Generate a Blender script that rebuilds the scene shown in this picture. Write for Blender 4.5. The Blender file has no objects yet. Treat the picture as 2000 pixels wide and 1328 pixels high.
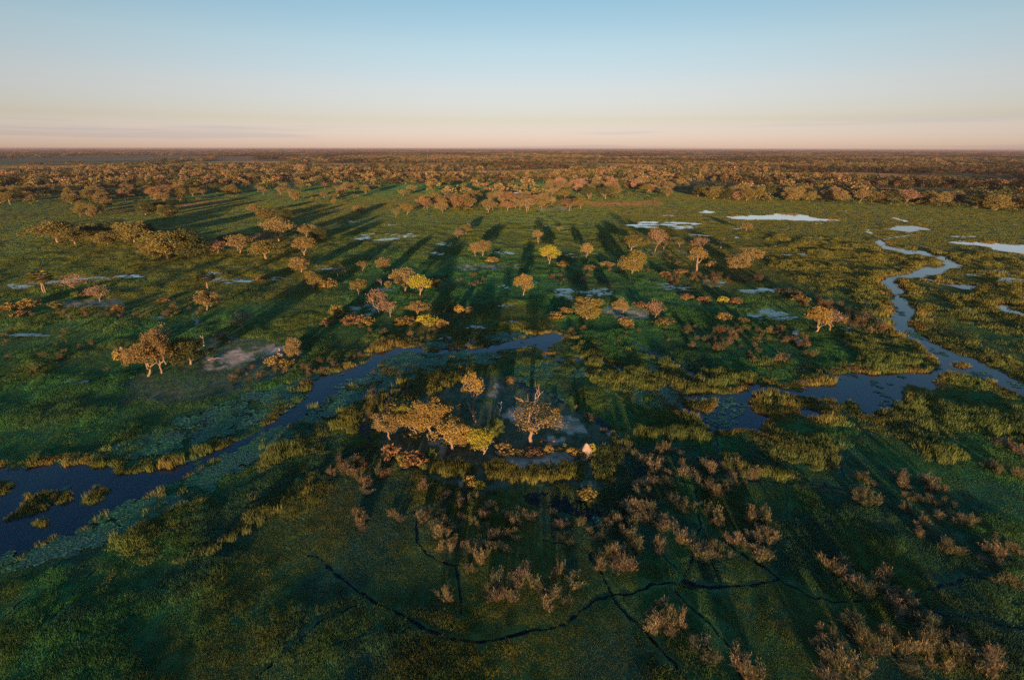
import bpy, math, random
import numpy as np
from mathutils import Vector, Matrix
from mathutils.geometry import delaunay_2d_cdt
from mathutils.kdtree import KDTree

# ------------------------------------------------------------------ camera, sky, sun, exposure
sc = bpy.context.scene
H, F, CX, CY = 65.0, 944.0, 1000.0, 664.0          # eye height (m), focal length and centre in photo pixels (2000 wide)
PITCH = math.atan((CY - 290.0) / F)
ROLL = 0.0018
SUN_EL, SUN_AZ = math.radians(3.9), math.radians(3.1)   # shadows run 3.1 deg right of the view direction

cam_d = bpy.data.cameras.new('camera')
cam = bpy.data.objects.new('camera', cam_d); sc.collection.objects.link(cam)
cam_d.sensor_width = 36.0; cam_d.lens = 36.0 * F / 2000.0
cam_d.clip_start = 1.0; cam_d.clip_end = 400000.0
cam.matrix_world = Matrix.Translation((0, 0, H)) @ Matrix.Rotation(math.pi/2 - PITCH, 4, 'X') @ Matrix.Rotation(ROLL, 4, 'Z')
sc.camera = cam

world = bpy.data.worlds.new('World'); sc.world = world; world.use_nodes = True
wn = world.node_tree.nodes; wl = world.node_tree.links
bg = wn['Background']
sky = wn.new('ShaderNodeTexSky'); sky.sky_type = 'NISHITA'; sky.sun_disc = False
sky.sun_elevation = SUN_EL; sky.sun_rotation = math.pi + SUN_AZ
sky.altitude = 900; sky.air_density = 1.0; sky.dust_density = 0.6; sky.ozone_density = 2.0
# antisolar dusk: pink band over the horizon, the same all round
tcw = wn.new('ShaderNodeTexCoord'); spx = wn.new('ShaderNodeSeparateXYZ'); wl.new(tcw.outputs['Generated'], spx.inputs[0])
mrw = wn.new('ShaderNodeMapRange'); mrw.inputs[1].default_value = 0.0; mrw.inputs[2].default_value = 1.0; wl.new(spx.outputs['Z'], mrw.inputs[0])
rmp = wn.new('ShaderNodeValToRGB'); wl.new(mrw.outputs[0], rmp.inputs[0])
er = rmp.color_ramp.elements
er[0].position = 0.0075; er[0].color = (0.95, 0.95, 2.2, 1); er[1].position = 0.6; er[1].color = (0.46, 0.96, 1.28, 1)
for ps, cc in ((0.047, (0.98, 0.80, 1.11)), (0.10, (1.26, 0.91, 0.98)), (0.163, (1.30, 1.03, 0.965)), (0.24, (1.08, 1.03, 0.96)), (0.40, (0.72, 1.0, 1.12))):
    e = er.new(ps); e.color = (*cc, 1)
mxw = wn.new('ShaderNodeVectorMath'); mxw.operation = 'MULTIPLY'
wl.new(sky.outputs[0], mxw.inputs[0]); wl.new(rmp.outputs[0], mxw.inputs[1])
# thin low stratus streaks, as at the left of the view
mpw = wn.new('ShaderNodeMapping'); mpw.inputs['Scale'].default_value = (1.6, 1.6, 46.0); mpw.inputs['Location'].default_value = (4.57, 1.21, 0.0); wl.new(tcw.outputs['Generated'], mpw.inputs[0])
nzw = wn.new('ShaderNodeTexNoise'); nzw.inputs['Scale'].default_value = 1.0; nzw.inputs['Detail'].default_value = 5; wl.new(mpw.outputs[0], nzw.inputs[0])
cl1 = wn.new('ShaderNodeMapRange'); cl1.interpolation_type = 'SMOOTHSTEP'; cl1.inputs[1].default_value = 0.53; cl1.inputs[2].default_value = 0.62; wl.new(nzw.outputs[0], cl1.inputs[0])
cl2 = wn.new('ShaderNodeMapRange'); cl2.interpolation_type = 'SMOOTHSTEP'; cl2.inputs[1].default_value = 0.055; cl2.inputs[2].default_value = 0.025; wl.new(spx.outputs['Z'], cl2.inputs[0])
clm = wn.new('ShaderNodeMath'); clm.operation = 'MULTIPLY'; wl.new(cl1.outputs[0], clm.inputs[0]); wl.new(cl2.outputs[0], clm.inputs[1])
cmx = wn.new('ShaderNodeMix'); cmx.data_type = 'RGBA'; cmx.blend_type = 'MULTIPLY'; cmx.inputs[7].default_value = (0.87, 0.90, 0.98, 1)
wl.new(clm.outputs[0], cmx.inputs[0]); wl.new(mxw.outputs[0], cmx.inputs[6])
wl.new(cmx.outputs[2], bg.inputs[0]); bg.inputs[1].default_value = 0.093

sun_d = bpy.data.lights.new('sun', 'SUN'); sun_d.energy = 5.0; sun_d.angle = math.radians(0.7); sun_d.color = (1.0, 0.55, 0.26)
sun = bpy.data.objects.new('sun', sun_d); sc.collection.objects.link(sun)
sd = Vector((math.sin(SUN_AZ)*math.cos(SUN_EL), math.cos(SUN_AZ)*math.cos(SUN_EL), -math.sin(SUN_EL)))   # direction light travels
sun.rotation_euler = sd.to_track_quat('-Z', 'Y').to_euler()
sun.location = (0, -200, 200)

sc.view_settings.view_transform = 'Standard'; sc.view_settings.look = 'None'
sc.view_settings.gamma = 1.0; sc.view_settings.use_curve_mapping = False
sc.view_settings.exposure = 1.4
sc.cycles.max_bounces = 4; sc.cycles.diffuse_bounces = 2; sc.cycles.glossy_bounces = 2
sc.cycles.transmission_bounces = 2; sc.cycles.transparent_max_bounces = 4; sc.cycles.volume_bounces = 0
sc.cycles.caustics_reflective = False; sc.cycles.caustics_refractive = False
sc.cycles.use_denoising = False
sc.cycles.sample_clamp_direct = 4.0; sc.cycles.sample_clamp_indirect = 0.7

# ------------------------------------------------------------------ helpers
rng = np.random.default_rng(7); random.seed(7)
col = sc.collection
cp, sp = math.cos(PITCH), math.sin(PITCH)
cr, sr = math.cos(ROLL), math.sin(ROLL)
def ground_at(px, py):
    """place on the flat land seen at a photo pixel"""
    px = np.asarray(px, float); py = np.asarray(py, float)
    u0 = (px - CX)/F; v0 = -(py - CY)/F
    u = u0*cr - v0*sr; v = u0*sr + v0*cr
    dx = u; dy = v*sp + cp; dz = v*cp - sp
    t = -H/np.minimum(dz, -1e-4)
    return np.stack([dx*t, dy*t], -1)
def project(x, y, z):
    dy, dz = y, z - H
    depth = dy*cp - dz*sp
    u = x/depth; v = (dy*sp + dz*cp)/depth
    u, v = u*cr + v*sr, -u*sr + v*cr
    return CX + F*u, CY - F*v, depth

def hash2(ix, iy, s):
    n = (ix*374761393 + iy*668265263 + s*1442695041) & 0xffffffff
    n = ((n ^ (n >> 13))*1274126177) & 0xffffffff
    n = n ^ (n >> 16)
    return (n & 0xffff)/65535.0
def vnoise(x, y, s=0):
    ix = np.floor(x).astype(np.int64); iy = np.floor(y).astype(np.int64)
    fx = x-ix; fy = y-iy; fx = fx*fx*(3-2*fx); fy = fy*fy*(3-2*fy)
    a = hash2(ix, iy, s); b = hash2(ix+1, iy, s); c = hash2(ix, iy+1, s); d = hash2(ix+1, iy+1, s)
    return (a*(1-fx)+b*fx)*(1-fy) + (c*(1-fx)+d*fx)*fy
def fbm(x, y, s=0, o=4):
    t = 0; a = 0.5; n = 0
    for k in range(o):
        t = t + a*vnoise(x*2**k, y*2**k, s+k*17); n += a; a *= 0.5
    return t/n
def smooth(e0, e1, x):
    t = np.clip((x-e0)/(e1-e0), 0, 1); return t*t*(3-2*t)

def inside(pts, poly):
    out = np.zeros(len(pts), bool)
    lo = poly.min(0); hi = poly.max(0)
    m = (pts[:, 0] >= lo[0]) & (pts[:, 0] <= hi[0]) & (pts[:, 1] >= lo[1]) & (pts[:, 1] <= hi[1])
    idx = np.nonzero(m)[0]
    if len(idx) == 0: return out
    x = pts[idx, 0]; y = pts[idx, 1]; r = np.zeros(len(idx), bool)
    a = poly; b = np.roll(poly, -1, 0)
    for (x0, y0), (x1, y1) in zip(a, b):
        if y0 == y1: continue
        c = ((y0 > y) != (y1 > y)) & (x < (x1-x0)*(y-y0)/(y1-y0) + x0)
        r ^= c
    out[idx] = r
    return out
def rough_outline(px_pts, closed=True, amp=0.006, seed=1, step=None):
    """photo outline -> land outline with natural ragged detail in metres"""
    P = ground_at([p[0] for p in px_pts], [p[1] for p in px_pts])
    out = []
    n = len(P)
    for i in range(n if closed else n-1):
        a = P[i]; b = P[(i+1) % n]; L = np.hypot(*(b-a)); d = np.hypot(*a)
        st = step or max(0.7, d*0.006)
        k = int(min(40, max(1, L/st)))
        nv = np.array([-(b-a)[1], (b-a)[0]])/max(L, 1e-6)
        for j in range(k):
            q = a + (b-a)*j/k
            w = 1.0 if j else 0.35
            o = (vnoise(np.array([q[0]/(d*0.012)]), np.array([q[1]/(d*0.012)]), seed)[0]-0.5)*2*d*amp*w
            o += (random.random()-0.5)*d*amp*0.7*w
            out.append(q + nv*o)
    if not closed: out.append(P[-1])
    return np.array(out)

def mesh_obj(name, verts, faces, mat, parent=None, link=True, smooth_shade=False):
    me = bpy.data.meshes.new(name)
    me.from_pydata([tuple(v) for v in verts], [], faces)
    me.materials.append(mat)
    if smooth_shade: me.shade_smooth()
    o = bpy.data.objects.new(name, me)
    if link: col.objects.link(o)
    if parent: o.parent = parent
    return o
def raw_mesh(name, V, quads=None, tris=None, mat=None):
    """fast mesh from numpy"""
    me = bpy.data.meshes.new(name)
    loops = []; starts = []; tot = 0
    if quads is not None and len(quads):
        loops.append(np.asarray(quads).ravel()); starts.append(np.arange(len(quads))*4); tot = len(quads)*4
    if tris is not None and len(tris):
        loops.append(np.asarray(tris).ravel()); starts.append(tot + np.arange(len(tris))*3)
    loops = np.concatenate(loops).astype(np.int32); starts = np.concatenate(starts).astype(np.int32)
    me.vertices.add(len(V)); me.vertices.foreach_set('co', np.asarray(V, np.float32).ravel())
    me.loops.add(len(loops)); me.loops.foreach_set('vertex_index', loops)
    me.polygons.add(len(starts)); me.polygons.foreach_set('loop_start', starts)
    me.update(calc_edges=True)
    if mat: me.materials.append(mat)
    return me
def tag(o, label=None, cat=None, group=None, kind=None):
    if label: o['label'] = label
    if cat: o['category'] = cat
    if group: o['group'] = group
    if kind: o['kind'] = kind
    return o

# ------------------------------------------------------------------ materials
def new_mat(name):
    m = bpy.data.materials.new(name); m.use_nodes = True
    nt = m.node_tree; nt.nodes.clear()
    out = nt.nodes.new('ShaderNodeOutputMaterial')
    return m, nt.nodes, nt.links, out
def foliage_mat(name, source, rough=0.75, trans=0.22, lo=0.6, hi=1.35, spec=0.15):
    """leaf matter: colour from the object ('object') or the scattered plant ('tint'), varied leaf by leaf"""
    m, N, L, out = new_mat(name)
    if source == 'object':
        c = N.new('ShaderNodeObjectInfo'); cs = c.outputs['Color']
    else:
        c = N.new('ShaderNodeAttribute'); c.attribute_type = 'INSTANCER'; c.attribute_name = 'tint'; cs = c.outputs['Color']
    g = N.new('ShaderNodeNewGeometry')
    mr = N.new('ShaderNodeMapRange'); mr.inputs[3].default_value = lo; mr.inputs[4].default_value = hi
    L.new(g.outputs['Random Per Island'], mr.inputs[0])
    mx = N.new('ShaderNodeVectorMath'); mx.operation = 'SCALE'
    L.new(cs, mx.inputs[0]); L.new(mr.outputs[0], mx.inputs['Scale'])
    p = N.new('ShaderNodeBsdfPrincipled'); p.inputs['Roughness'].default_value = rough
    p.inputs['Specular IOR Level'].default_value = spec
    L.new(mx.outputs[0], p.inputs['Base Color'])
    t = N.new('ShaderNodeBsdfTranslucent'); L.new(mx.outputs[0], t.inputs['Color'])
    ms = N.new('ShaderNodeMixShader'); ms.inputs[0].default_value = trans
    L.new(p.outputs[0], ms.inputs[1]); L.new(t.outputs[0], ms.inputs[2]); L.new(ms.outputs[0], out.inputs[0])
    return m
M_leaf = foliage_mat('leaves', 'object')
M_far = foliage_mat('far_leaves', 'tint')
M_grass = foliage_mat('grass_blades', 'tint', trans=0.25, lo=0.75, hi=1.2)
M_pad = foliage_mat('floating_leaves', 'tint', rough=0.55, trans=0.0, spec=0.3)
def plain_mat(name, a, b, scale=3.0, rough=0.85, bump=0.3, spec=0.2, stretch=(1, 1, 1)):
    m, N, L, out = new_mat(name)
    tc = N.new('ShaderNodeTexCoord'); mp = N.new('ShaderNodeMapping'); mp.inputs['Scale'].default_value = stretch
    L.new(tc.outputs['Object'], mp.inputs[0])
    n = N.new('ShaderNodeTexNoise'); n.inputs['Scale'].default_value = scale; n.inputs['Detail'].default_value = 6
    L.new(mp.outputs[0], n.inputs[0])
    r = N.new('ShaderNodeValToRGB'); r.color_ramp.elements[0].position = 0.3; r.color_ramp.elements[1].position = 0.7
    r.color_ramp.elements[0].color = (*a, 1); r.color_ramp.elements[1].color = (*b, 1)
    L.new(n.outputs[0], r.inputs[0])
    p = N.new('ShaderNodeBsdfPrincipled'); p.inputs['Roughness'].default_value = rough; p.inputs['Specular IOR Level'].default_value = spec
    L.new(r.outputs[0], p.inputs['Base Color'])
    if bump:
        bm = N.new('ShaderNodeBump'); bm.inputs['Strength'].default_value = bump; bm.inputs['Distance'].default_value = 0.1
        L.new(n.outputs[0], bm.inputs['Height']); L.new(bm.outputs[0], p.inputs['Normal'])
    L.new(p.outputs[0], out.inputs[0])
    return m
M_bark = plain_mat('pale_bark', (0.13, 0.095, 0.07), (0.24, 0.19, 0.14), 2.5, stretch=(1, 1, 0.25))
M_deadwood = plain_mat('bleached_wood', (0.20, 0.14, 0.11), (0.36, 0.27, 0.21), 3, stretch=(1, 1, 0.25))
M_greywood = plain_mat('grey_wood', (0.30, 0.30, 0.30), (0.5, 0.49, 0.47), 3, stretch=(1, 1, 0.25))
M_clay = plain_mat('termite_clay', (0.20, 0.16, 0.135), (0.31, 0.255, 0.215), 2.0, bump=0.6)

def water_mat(name, tone):
    m, N, L, out = new_mat(name)
    p = N.new('ShaderNodeBsdfPrincipled')
    p.inputs['Base Color'].default_value = (*tone, 1); p.inputs['Roughness'].default_value = 0.03
    p.inputs['IOR'].default_value = 1.4
    p.inputs['Coat Weight'].default_value = 1.0; p.inputs['Coat IOR'].default_value = 1.33; p.inputs['Coat Roughness'].default_value = 0.02
    g = N.new('ShaderNodeNewGeometry')
    n = N.new('ShaderNodeTexNoise'); n.inputs['Scale'].default_value = 0.9; n.inputs['Detail'].default_value = 3
    L.new(g.outputs['Position'], n.inputs[0])
    b = N.new('ShaderNodeBump'); b.inputs['Strength'].default_value = 0.02; b.inputs['Distance'].default_value = 0.03
    L.new(n.outputs[0], b.inputs['Height']); L.new(b.outputs[0], p.inputs['Normal'])
    L.new(p.outputs[0], out.inputs[0])
    return m
M_river = water_mat('river_water', (0.001, 0.012, 0.024)); M_river.node_tree.nodes['Principled BSDF'].inputs['Coat Weight'].default_value = 0.08
M_water = water_mat('water', (0.001, 0.013, 0.028)); M_darkwater = water_mat('peaty_water', (0.003, 0.006, 0.006)); M_darkwater.node_tree.nodes['Principled BSDF'].inputs['IOR'].default_value = 1.33; M_darkwater.node_tree.nodes['Principled BSDF'].inputs['Coat Weight'].default_value = 0.0; M_darkwater.node_tree.nodes['Principled BSDF'].inputs['Specular IOR Level'].default_value = 0.25

def ground_mat():
    m, N, L, out = new_mat('marsh_ground')
    a = N.new('ShaderNodeAttribute'); a.attribute_name = 'col'
    g = N.new('ShaderNodeNewGeometry')
    n1 = N.new('ShaderNodeTexNoise'); n1.inputs['Scale'].default_value = 0.35; n1.inputs['Detail'].default_value = 8; n1.inputs['Roughness'].default_value = 0.7
    L.new(g.outputs['Position'], n1.inputs[0])
    n2 = N.new('ShaderNodeTexNoise'); n2.inputs['Scale'].default_value = 0.02; n2.inputs['Detail'].default_value = 6; n2.inputs['Roughness'].default_value = 0.65
    L.new(g.outputs['Position'], n2.inputs[0])
    mr = N.new('ShaderNodeMapRange'); mr.inputs[1].default_value = 0.3; mr.inputs[2].default_value = 0.7
    mr.inputs[3].default_value = 0.55; mr.inputs[4].default_value = 1.35; L.new(n1.outputs[0], mr.inputs[0])
    mr2 = N.new('ShaderNodeMapRange'); mr2.inputs[1].default_value = 0.3; mr2.inputs[2].default_value = 0.7
    mr2.inputs[3].default_value = 0.75; mr2.inputs[4].default_value = 1.25; L.new(n2.outputs[0], mr2.inputs[0])
    mm = N.new('ShaderNodeMath'); mm.operation = 'MULTIPLY'; L.new(mr.outputs[0], mm.inputs[0]); L.new(mr2.outputs[0], mm.inputs[1])
    s = N.new('ShaderNodeVectorMath'); s.operation = 'SCALE'; L.new(a.outputs['Color'], s.inputs[0]); L.new(mm.outputs[0], s.inputs['Scale'])
    p = N.new('ShaderNodeBsdfPrincipled'); p.inputs['Roughness'].default_value = 0.9; p.inputs['Specular IOR Level'].default_value = 0.1
    L.new(s.outputs[0], p.inputs['Base Color'])
    b = N.new('ShaderNodeBump'); b.inputs['Strength'].default_value = 0.6; b.inputs['Distance'].default_value = 0.5
    L.new(n1.outputs[0], b.inputs['Height']); L.new(b.outputs[0], p.inputs['Normal'])
    L.new(p.outputs[0], out.inputs[0])
    return m
M_ground = ground_mat()

# ------------------------------------------------------------------ outlines read off the photograph (photo pixels)
RIVER_W = [(-60,912),(0,910),(60,912),(120,908),(200,908),(232,912),(226,922),(262,924),(290,918),(340,912),(400,890),(450,868),(490,850),(530,822),(560,800),(585,785),
 (600,765),(612,742),(613,735),(640,730),(690,715),(722,702),(712,697),(730,688),(760,683),(766,676),(820,680),(880,682),(940,678),(990,667),(1040,656),(1075,650),
 (1102,655),(1090,668),(1068,678),(1066,689),(1075,699),(1101,701),(1147,700),(1168,700),(1206,712),(1217,724),(1238,741),(1228,738),(1212,728),(1200,716),(1170,708),(1147,706),(1098,704),(1066,701),(1061,689),
 (1045,677),(1000,681),(960,688),(900,692),(830,693),(790,690),(760,700),(740,715),(720,735),(690,748),(670,765),(650,772),
 (620,790),(600,800),(590,820),(560,832),(520,845),(470,880),(430,895),(400,905),(370,925),(330,945),(300,960),(270,975),(240,990),(210,1003),(190,1010),
 (180,1030),(150,1045),(110,1050),(80,1065),(40,1080),(0,1090),(-60,1110)]
RIVER_E = [(1730,448),(1755,451),(1779,455),(1771,460),(1748,462),(1720,467),(1704,470),(1716,479),(1723,486),(1748,490),(1769,497),(1797,497),(1825,502),(1846,511),
 (1841,520),(1811,521),(1786,526),(1772,534),(1744,537),(1725,542),(1716,549),(1729,558),(1736,572),(1748,577),(1737,588),(1748,601),(1737,617),(1744,626),(1743,643),
 (1769,659),(1790,666),(1804,678),(1807,691),(1825,701),(1834,715),(1818,724),(1758,729),(1702,731),(1671,726),(1653,727),(1625,731),(1597,726),(1604,738),(1631,741),
 (1625,752),(1601,752),(1573,755),(1552,764),(1524,759),(1475,750),(1459,750),(1457,761),(1419,768),(1393,766),(1363,768),(1345,771),(1328,783),(1321,801),(1338,810),
 (1363,815),(1370,832),(1394,845),(1415,845),(1447,840),(1482,845),(1496,829),(1510,818),(1541,811),(1538,797),(1559,804),(1566,815),(1601,818),(1604,801),(1608,780),
 (1615,776),(1631,780),(1632,790),(1653,790),(1664,782),(1676,790),(1674,801),(1688,815),(1713,822),(1734,815),(1726,810),(1720,801),(1748,810),(1765,810),(1744,796),
 (1765,785),(1764,759),(1772,750),(1818,764),(1832,757),(1825,741),(1842,731),(1874,729),(1912,738),(1944,745),(1954,757),(1996,776),(2060,800),(2060,775),
 (2000,747),(1965,729),(1923,712),(1902,699),(1874,692),(1839,675),(1797,652),(1779,636),(1774,629),(1781,615),(1790,605),(1779,594),(1755,575),(1774,572),(1765,563),
 (1748,552),(1751,544),(1797,542),(1825,552),(1874,563),(1895,566),(1916,558),(1877,554),(1846,554),(1804,544),(1807,538),(1842,535),(1853,524),(1881,524),(1874,516),
 (1856,505),(1825,497),(1804,491),(1762,486),(1736,481),(1725,472),(1737,467),(1769,463),(1788,458),(1786,455),(1790,449),(1816,450),(1812,447),(1792,442),(1783,437),(1776,441),(1748,441)]
LAGOONS = [
 [(1415,423),(1450,422),(1475,421),(1510,420),(1527,416),(1559,416),(1576,421),(1597,427),(1648,431),(1615,433),(1562,431),(1492,430),(1468,430),(1433,428)],
 [(1849,474),(1902,472),(1926,476),(1947,474),(1982,479),(2060,480),(2060,497),(2000,497),(1965,493),(1940,488),(1902,479)],
 [(1932,600),(1954,594),(1979,596),(1977,605),(2000,612),(2060,616),(2060,624),(2000,617),(1965,612)],
 [(1743,425),(1757,425),(1772,432),(1771,435),(1758,431)],[(1688,448),(1692,448),(1706,456),(1700,457)],[(1707,459),(1722,462),(1716,464)],
 [(1364,415),(1380,411),(1398,415),(1390,417)],[(1369,353),(1385,351.5),(1404,353),(1390,355)],[(1299,377.5),(1307,375),(1313,377),(1305,379)],[(996,377.5),(1010,376),(1030,376.5),(1012,378.5)],
 [(1021,966),(1060,962),(1110,972),(1150,985),(1178,1000),(1180,1018),(1150,1019),(1130,1010),(1090,1000),(1050,990),(1025,980)],
 [(858,958),(880,966),(905,968),(925,970),(950,985),(930,985),(895,975),(862,968)],
 [(690,826),(712,808),(722,818),(720,842),(728,866),(715,860),(700,845)],
 [(752,775),(775,760),(800,752),(822,748),(820,762),(790,775),(765,790),(745,800)],
 [(1003,748),(1022,745),(1045,756),(1070,765),(1100,777),(1116,788),(1100,789),(1070,776),(1040,768),(1010,757)],
 [(1118,795),(1140,808),(1165,812),(1190,828),(1200,842),(1180,836),(1160,822),(1135,812)],
 [(1224,661),(1240,668),(1275,688),(1300,700),(1333,708),(1345,723),(1362,731),(1381,745),(1372,748),(1345,732),(1330,714),(1300,706),(1270,694),(1235,672)],
 [(1488,706),(1502,710),(1525,722),(1530,727),(1508,722),(1494,714)],[(1552,712),(1575,720),(1585,726),(1568,725),(1555,718)],
 [(1590,945),(1610,942),(1618,950),(1612,958),(1598,955)],
 [(374,612),(380,611),(386,634),(380,637)],
 [(1338,1128),(1360,1140),(1372,1148),(1350,1152),(1325,1146)],[(1146,1076),(1160,1080),(1166,1098),(1158,1102),(1148,1090)],
 [(1240,915),(1262,905),(1254,930),(1240,935)],
 [(1782,1168),(1788,1158),(1802,1154),(1798,1166),(1788,1174)],
 [(170,838),(190,824),(225,806),(215,815),(185,834)],[(455,750),(475,745),(470,758),(452,765)],[(236,780),(262,778),(255,784),(238,785)],
]
LAGOONS += [[(898,530),(915,527)],]
LAGOONS = [l for l in LAGOONS if len(l) > 2]
ISLETS = [[(5,1020),(25,1005),(42,990),(50,968),(95,961),(145,968),(140,978),(120,985),(100,985),(85,996),(50,1008)],
 [(152,984),(172,968),(190,952),(218,955),(208,970),(195,978),(176,987)],[(0,940),(20,945),(12,965),(-20,968),(-20,940)],[(70,1022),(86,1018),(88,1026),(74,1029)],
 [(1327,786),(1345,782),(1372,786),(1397,780),(1398,792),(1386,806),(1365,801),(1340,797)],
 [(1462,784),(1480,768),(1510,764),(1552,773),(1595,779),(1604,797),(1590,800),(1560,796),(1545,812),(1520,814),(1475,806),(1468,796)],
 [(1606,782),(1630,779),(1630,788),(1608,790)],[(1864,713),(1878,708),(1888,713),(1878,720)],[(1713,806),(1732,802),(1748,808),(1735,815),(1716,811)],
 [(828,686),(850,683),(858,687),(840,690)],[(1690,816),(1700,812),(1712,818),(1700,822)]]
TRAILS = [   # (width m, points)
 (1.1,[(600,1085),(627,1091),(650,1117),(695,1152),(737,1180),(790,1204),(832,1229),(888,1250),(930,1255),(986,1246),(1035,1232),(1070,1229),(1108,1220),(1133,1194),(1161,1173),(1196,1162),(1238,1159),(1273,1141),(1308,1138),(1354,1145),(1396,1146),(1464,1145),(1499,1137),(1522,1132),(1545,1145),(1583,1166),(1637,1176),(1683,1174),(1740,1172),(1786,1166),(1805,1153),(1866,1139),(1920,1120),(1966,1128),(2010,1140)]),
 (1.0,[(1147,1078),(1161,1096),(1180,1135),(1196,1162),(1210,1187),(1259,1232),(1294,1271),(1325,1306),(1350,1335)]),
 (1.2,[(1399,828),(1400,870),(1403,908),(1392,938)]),(1.0,[(1361,946),(1363,992),(1369,1026),(1363,1057),(1350,1099),(1338,1126)]),
 (1.0,[(1403,1049),(1453,1084),(1491,1107),(1522,1132)]),(0.7,[(1319,1153),(1350,1187),(1392,1225),(1430,1267),(1452,1335)]),
 (1.1,[(1790,1176),(1843,1202),(1912,1210),(1958,1222),(2010,1226)]),(0.7,[(1270,1250),(1300,1279),(1345,1330)]),
 (0.8,[(1392,938),(1407,931),(1480,938),(1537,946),(1591,946),(1675,963)]),(0.7,[(1629,854),(1638,893),(1652,935)]),(0.5,[(1537,946),(1534,985),(1540,1020)]),
 (0.7,[(500,1325),(512,1313),(574,1260),(631,1210),(700,1180)]),(0.7,[(-10,1220),(27,1191),(60,1160)]),(0.6,[(96,1218),(153,1145),(190,1110)]),
 (1.0,[(811,998),(814,1057),(832,1082),(867,1099),(890,1105),(895,1131),(902,1201)]),(0.8,[(757,622),(753,650),(765,673)]),
 (0.7,[(1147,1078),(1100,1062),(1060,1055)]),(0.8,[(1203,840),(1220,880),(1232,930)]),(0.6,[(1660,735),(1540,700),(1542,680)]),
 (0.7,[(1361,946),(1320,936),(1280,920),(1240,905)]),(0.6,[(1282,1068),(1300,1090),(1330,1120)]),(0.6,[(520,520),(540,545)]),(0.5,[(600,515),(630,528)]),(0.6,[(1960,850),(1985,880),(2010,895)]),
 (0.6,[(875,432),(884,445),(890,460)]),
]
WET = [(1300,441,70,7),(740,463,50,6),(790,460,30,4),(845,495,25,4),(870,478,20,3),(985,495,25,3),(1125,500,28,4),(1310,465,20,2.5),(1365,460,28,2.5),(1455,465,18,2.5),
 (1110,575,32,11),(1170,572,26,8),(1290,558,30,5),(1330,565,40,4),(1250,550,20,3),(1400,553,25,7),(1490,568,42,5),(1500,615,35,12),(1535,622,28,6),(985,562,12,4),(1040,553,12,4),
 (985,597,15,3),(250,540,30,3),(180,545,40,4),(100,552,50,3),(40,560,25,4),(415,540,20,11),(450,550,40,4),(535,545,35,3),(635,525,25,3),(310,622,25,3),(60,655,40,2.5),(150,745,18,5),
 (1690,595,15,5),(1720,622,18,7),(1940,535,50,6),(1980,548,30,6),(1930,580,20,3),(690,434,15,1.6),(765,440,7,1),(918,438,8,1.5),(950,447,8,1.5),(1067,441,8,1),(1105,452,8,1),(1042,452,8,1),
 (1310,421,16,1.5),(1315,413,8,1),(1440,446,10,1.5),(1600,437,8,1),(1660,413,10,1.2),(1595,466,10,1.2),(1580,478,22,1.6),(1820,432,8,1),(1880,463,20,1.5),(1880,471,8,1),(1945,422,20,1.5),(1985,440,8,1.5),
 (1620,490,30,2),(1540,480,20,2.5),(1560,498,30,1.6),(1660,640,18,6),(1670,670,22,7),(1560,665,16,5),(1555,650,14,5),(870,660,16,3),(1000,630,16,3),(930,640,20,3)]
SAND = [[(888,520),(930,516),(1008,518),(1010,523),(960,528),(900,529)],[(1250,489),(1330,488),(1345,494),(1260,496)],[(115,588),(180,584),(240,586),(238,598),(150,602)],
 [(395,705),(440,690),(480,676),(552,674),(556,684),(500,700),(440,720),(398,722)],[(675,612),(690,596),(725,590),(745,606),(720,620),(690,618)],[(1180,600),(1240,597),(1272,604),(1268,622),(1210,624),(1185,612)],
 [(955,784),(964,762),(958,752),(972,747),(984,756),(972,768),(966,782)],[(980,814),(996,797),(1028,797),(1026,814),(1000,822)],[(1084,818),(1106,810),(1132,822),(1150,840),(1118,846),(1084,842)],
 [(968,880),(1000,884),(1060,886),(1128,878),(1122,896),(1060,902),(1026,910),(1017,922),(1006,908),(984,896)],[(838,862),(868,858),(874,876),(862,898),(852,896),(858,878)],[(1064,856),(1110,858),(1100,868),(1070,868)],
 [(1160,815),(1185,828),(1198,846),(1188,848),(1172,832)],[(1040,404),(1110,403),(1125,410),(1050,412)],[(893,944),(906,940),(906,952),(896,952)],[(1130,944),(1165,944),(1168,956),(1135,957)],[(735,560),(775,562),(760,570),(740,568)]]
MATS = [[(190,1008),(300,958),(430,892),(600,802),(645,842),(560,870),(400,960),(250,1045),(120,1085),(-40,1125),(-40,1098),(110,1052)],
 [(200,890),(380,805),(600,738),(612,742),(600,770),(570,798),(430,850),(300,905)],
 [(600,802),(720,737),(760,702),(800,690),(1000,682),(1050,682),(980,705),(900,715),(780,752),(700,790),(640,815)],
 [(790,679),(880,665),(960,652),(1090,650),(1040,656),(990,668),(880,684)],
 [(1000,720),(1060,712),(1140,730),(1110,742),(1020,745)],[(560,790),(612,742),(640,728),(690,716),(640,720),(600,738)],
 [(1210,720),(1300,712),(1360,770),(1320,800),(1250,790),(1225,760)]]
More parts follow.
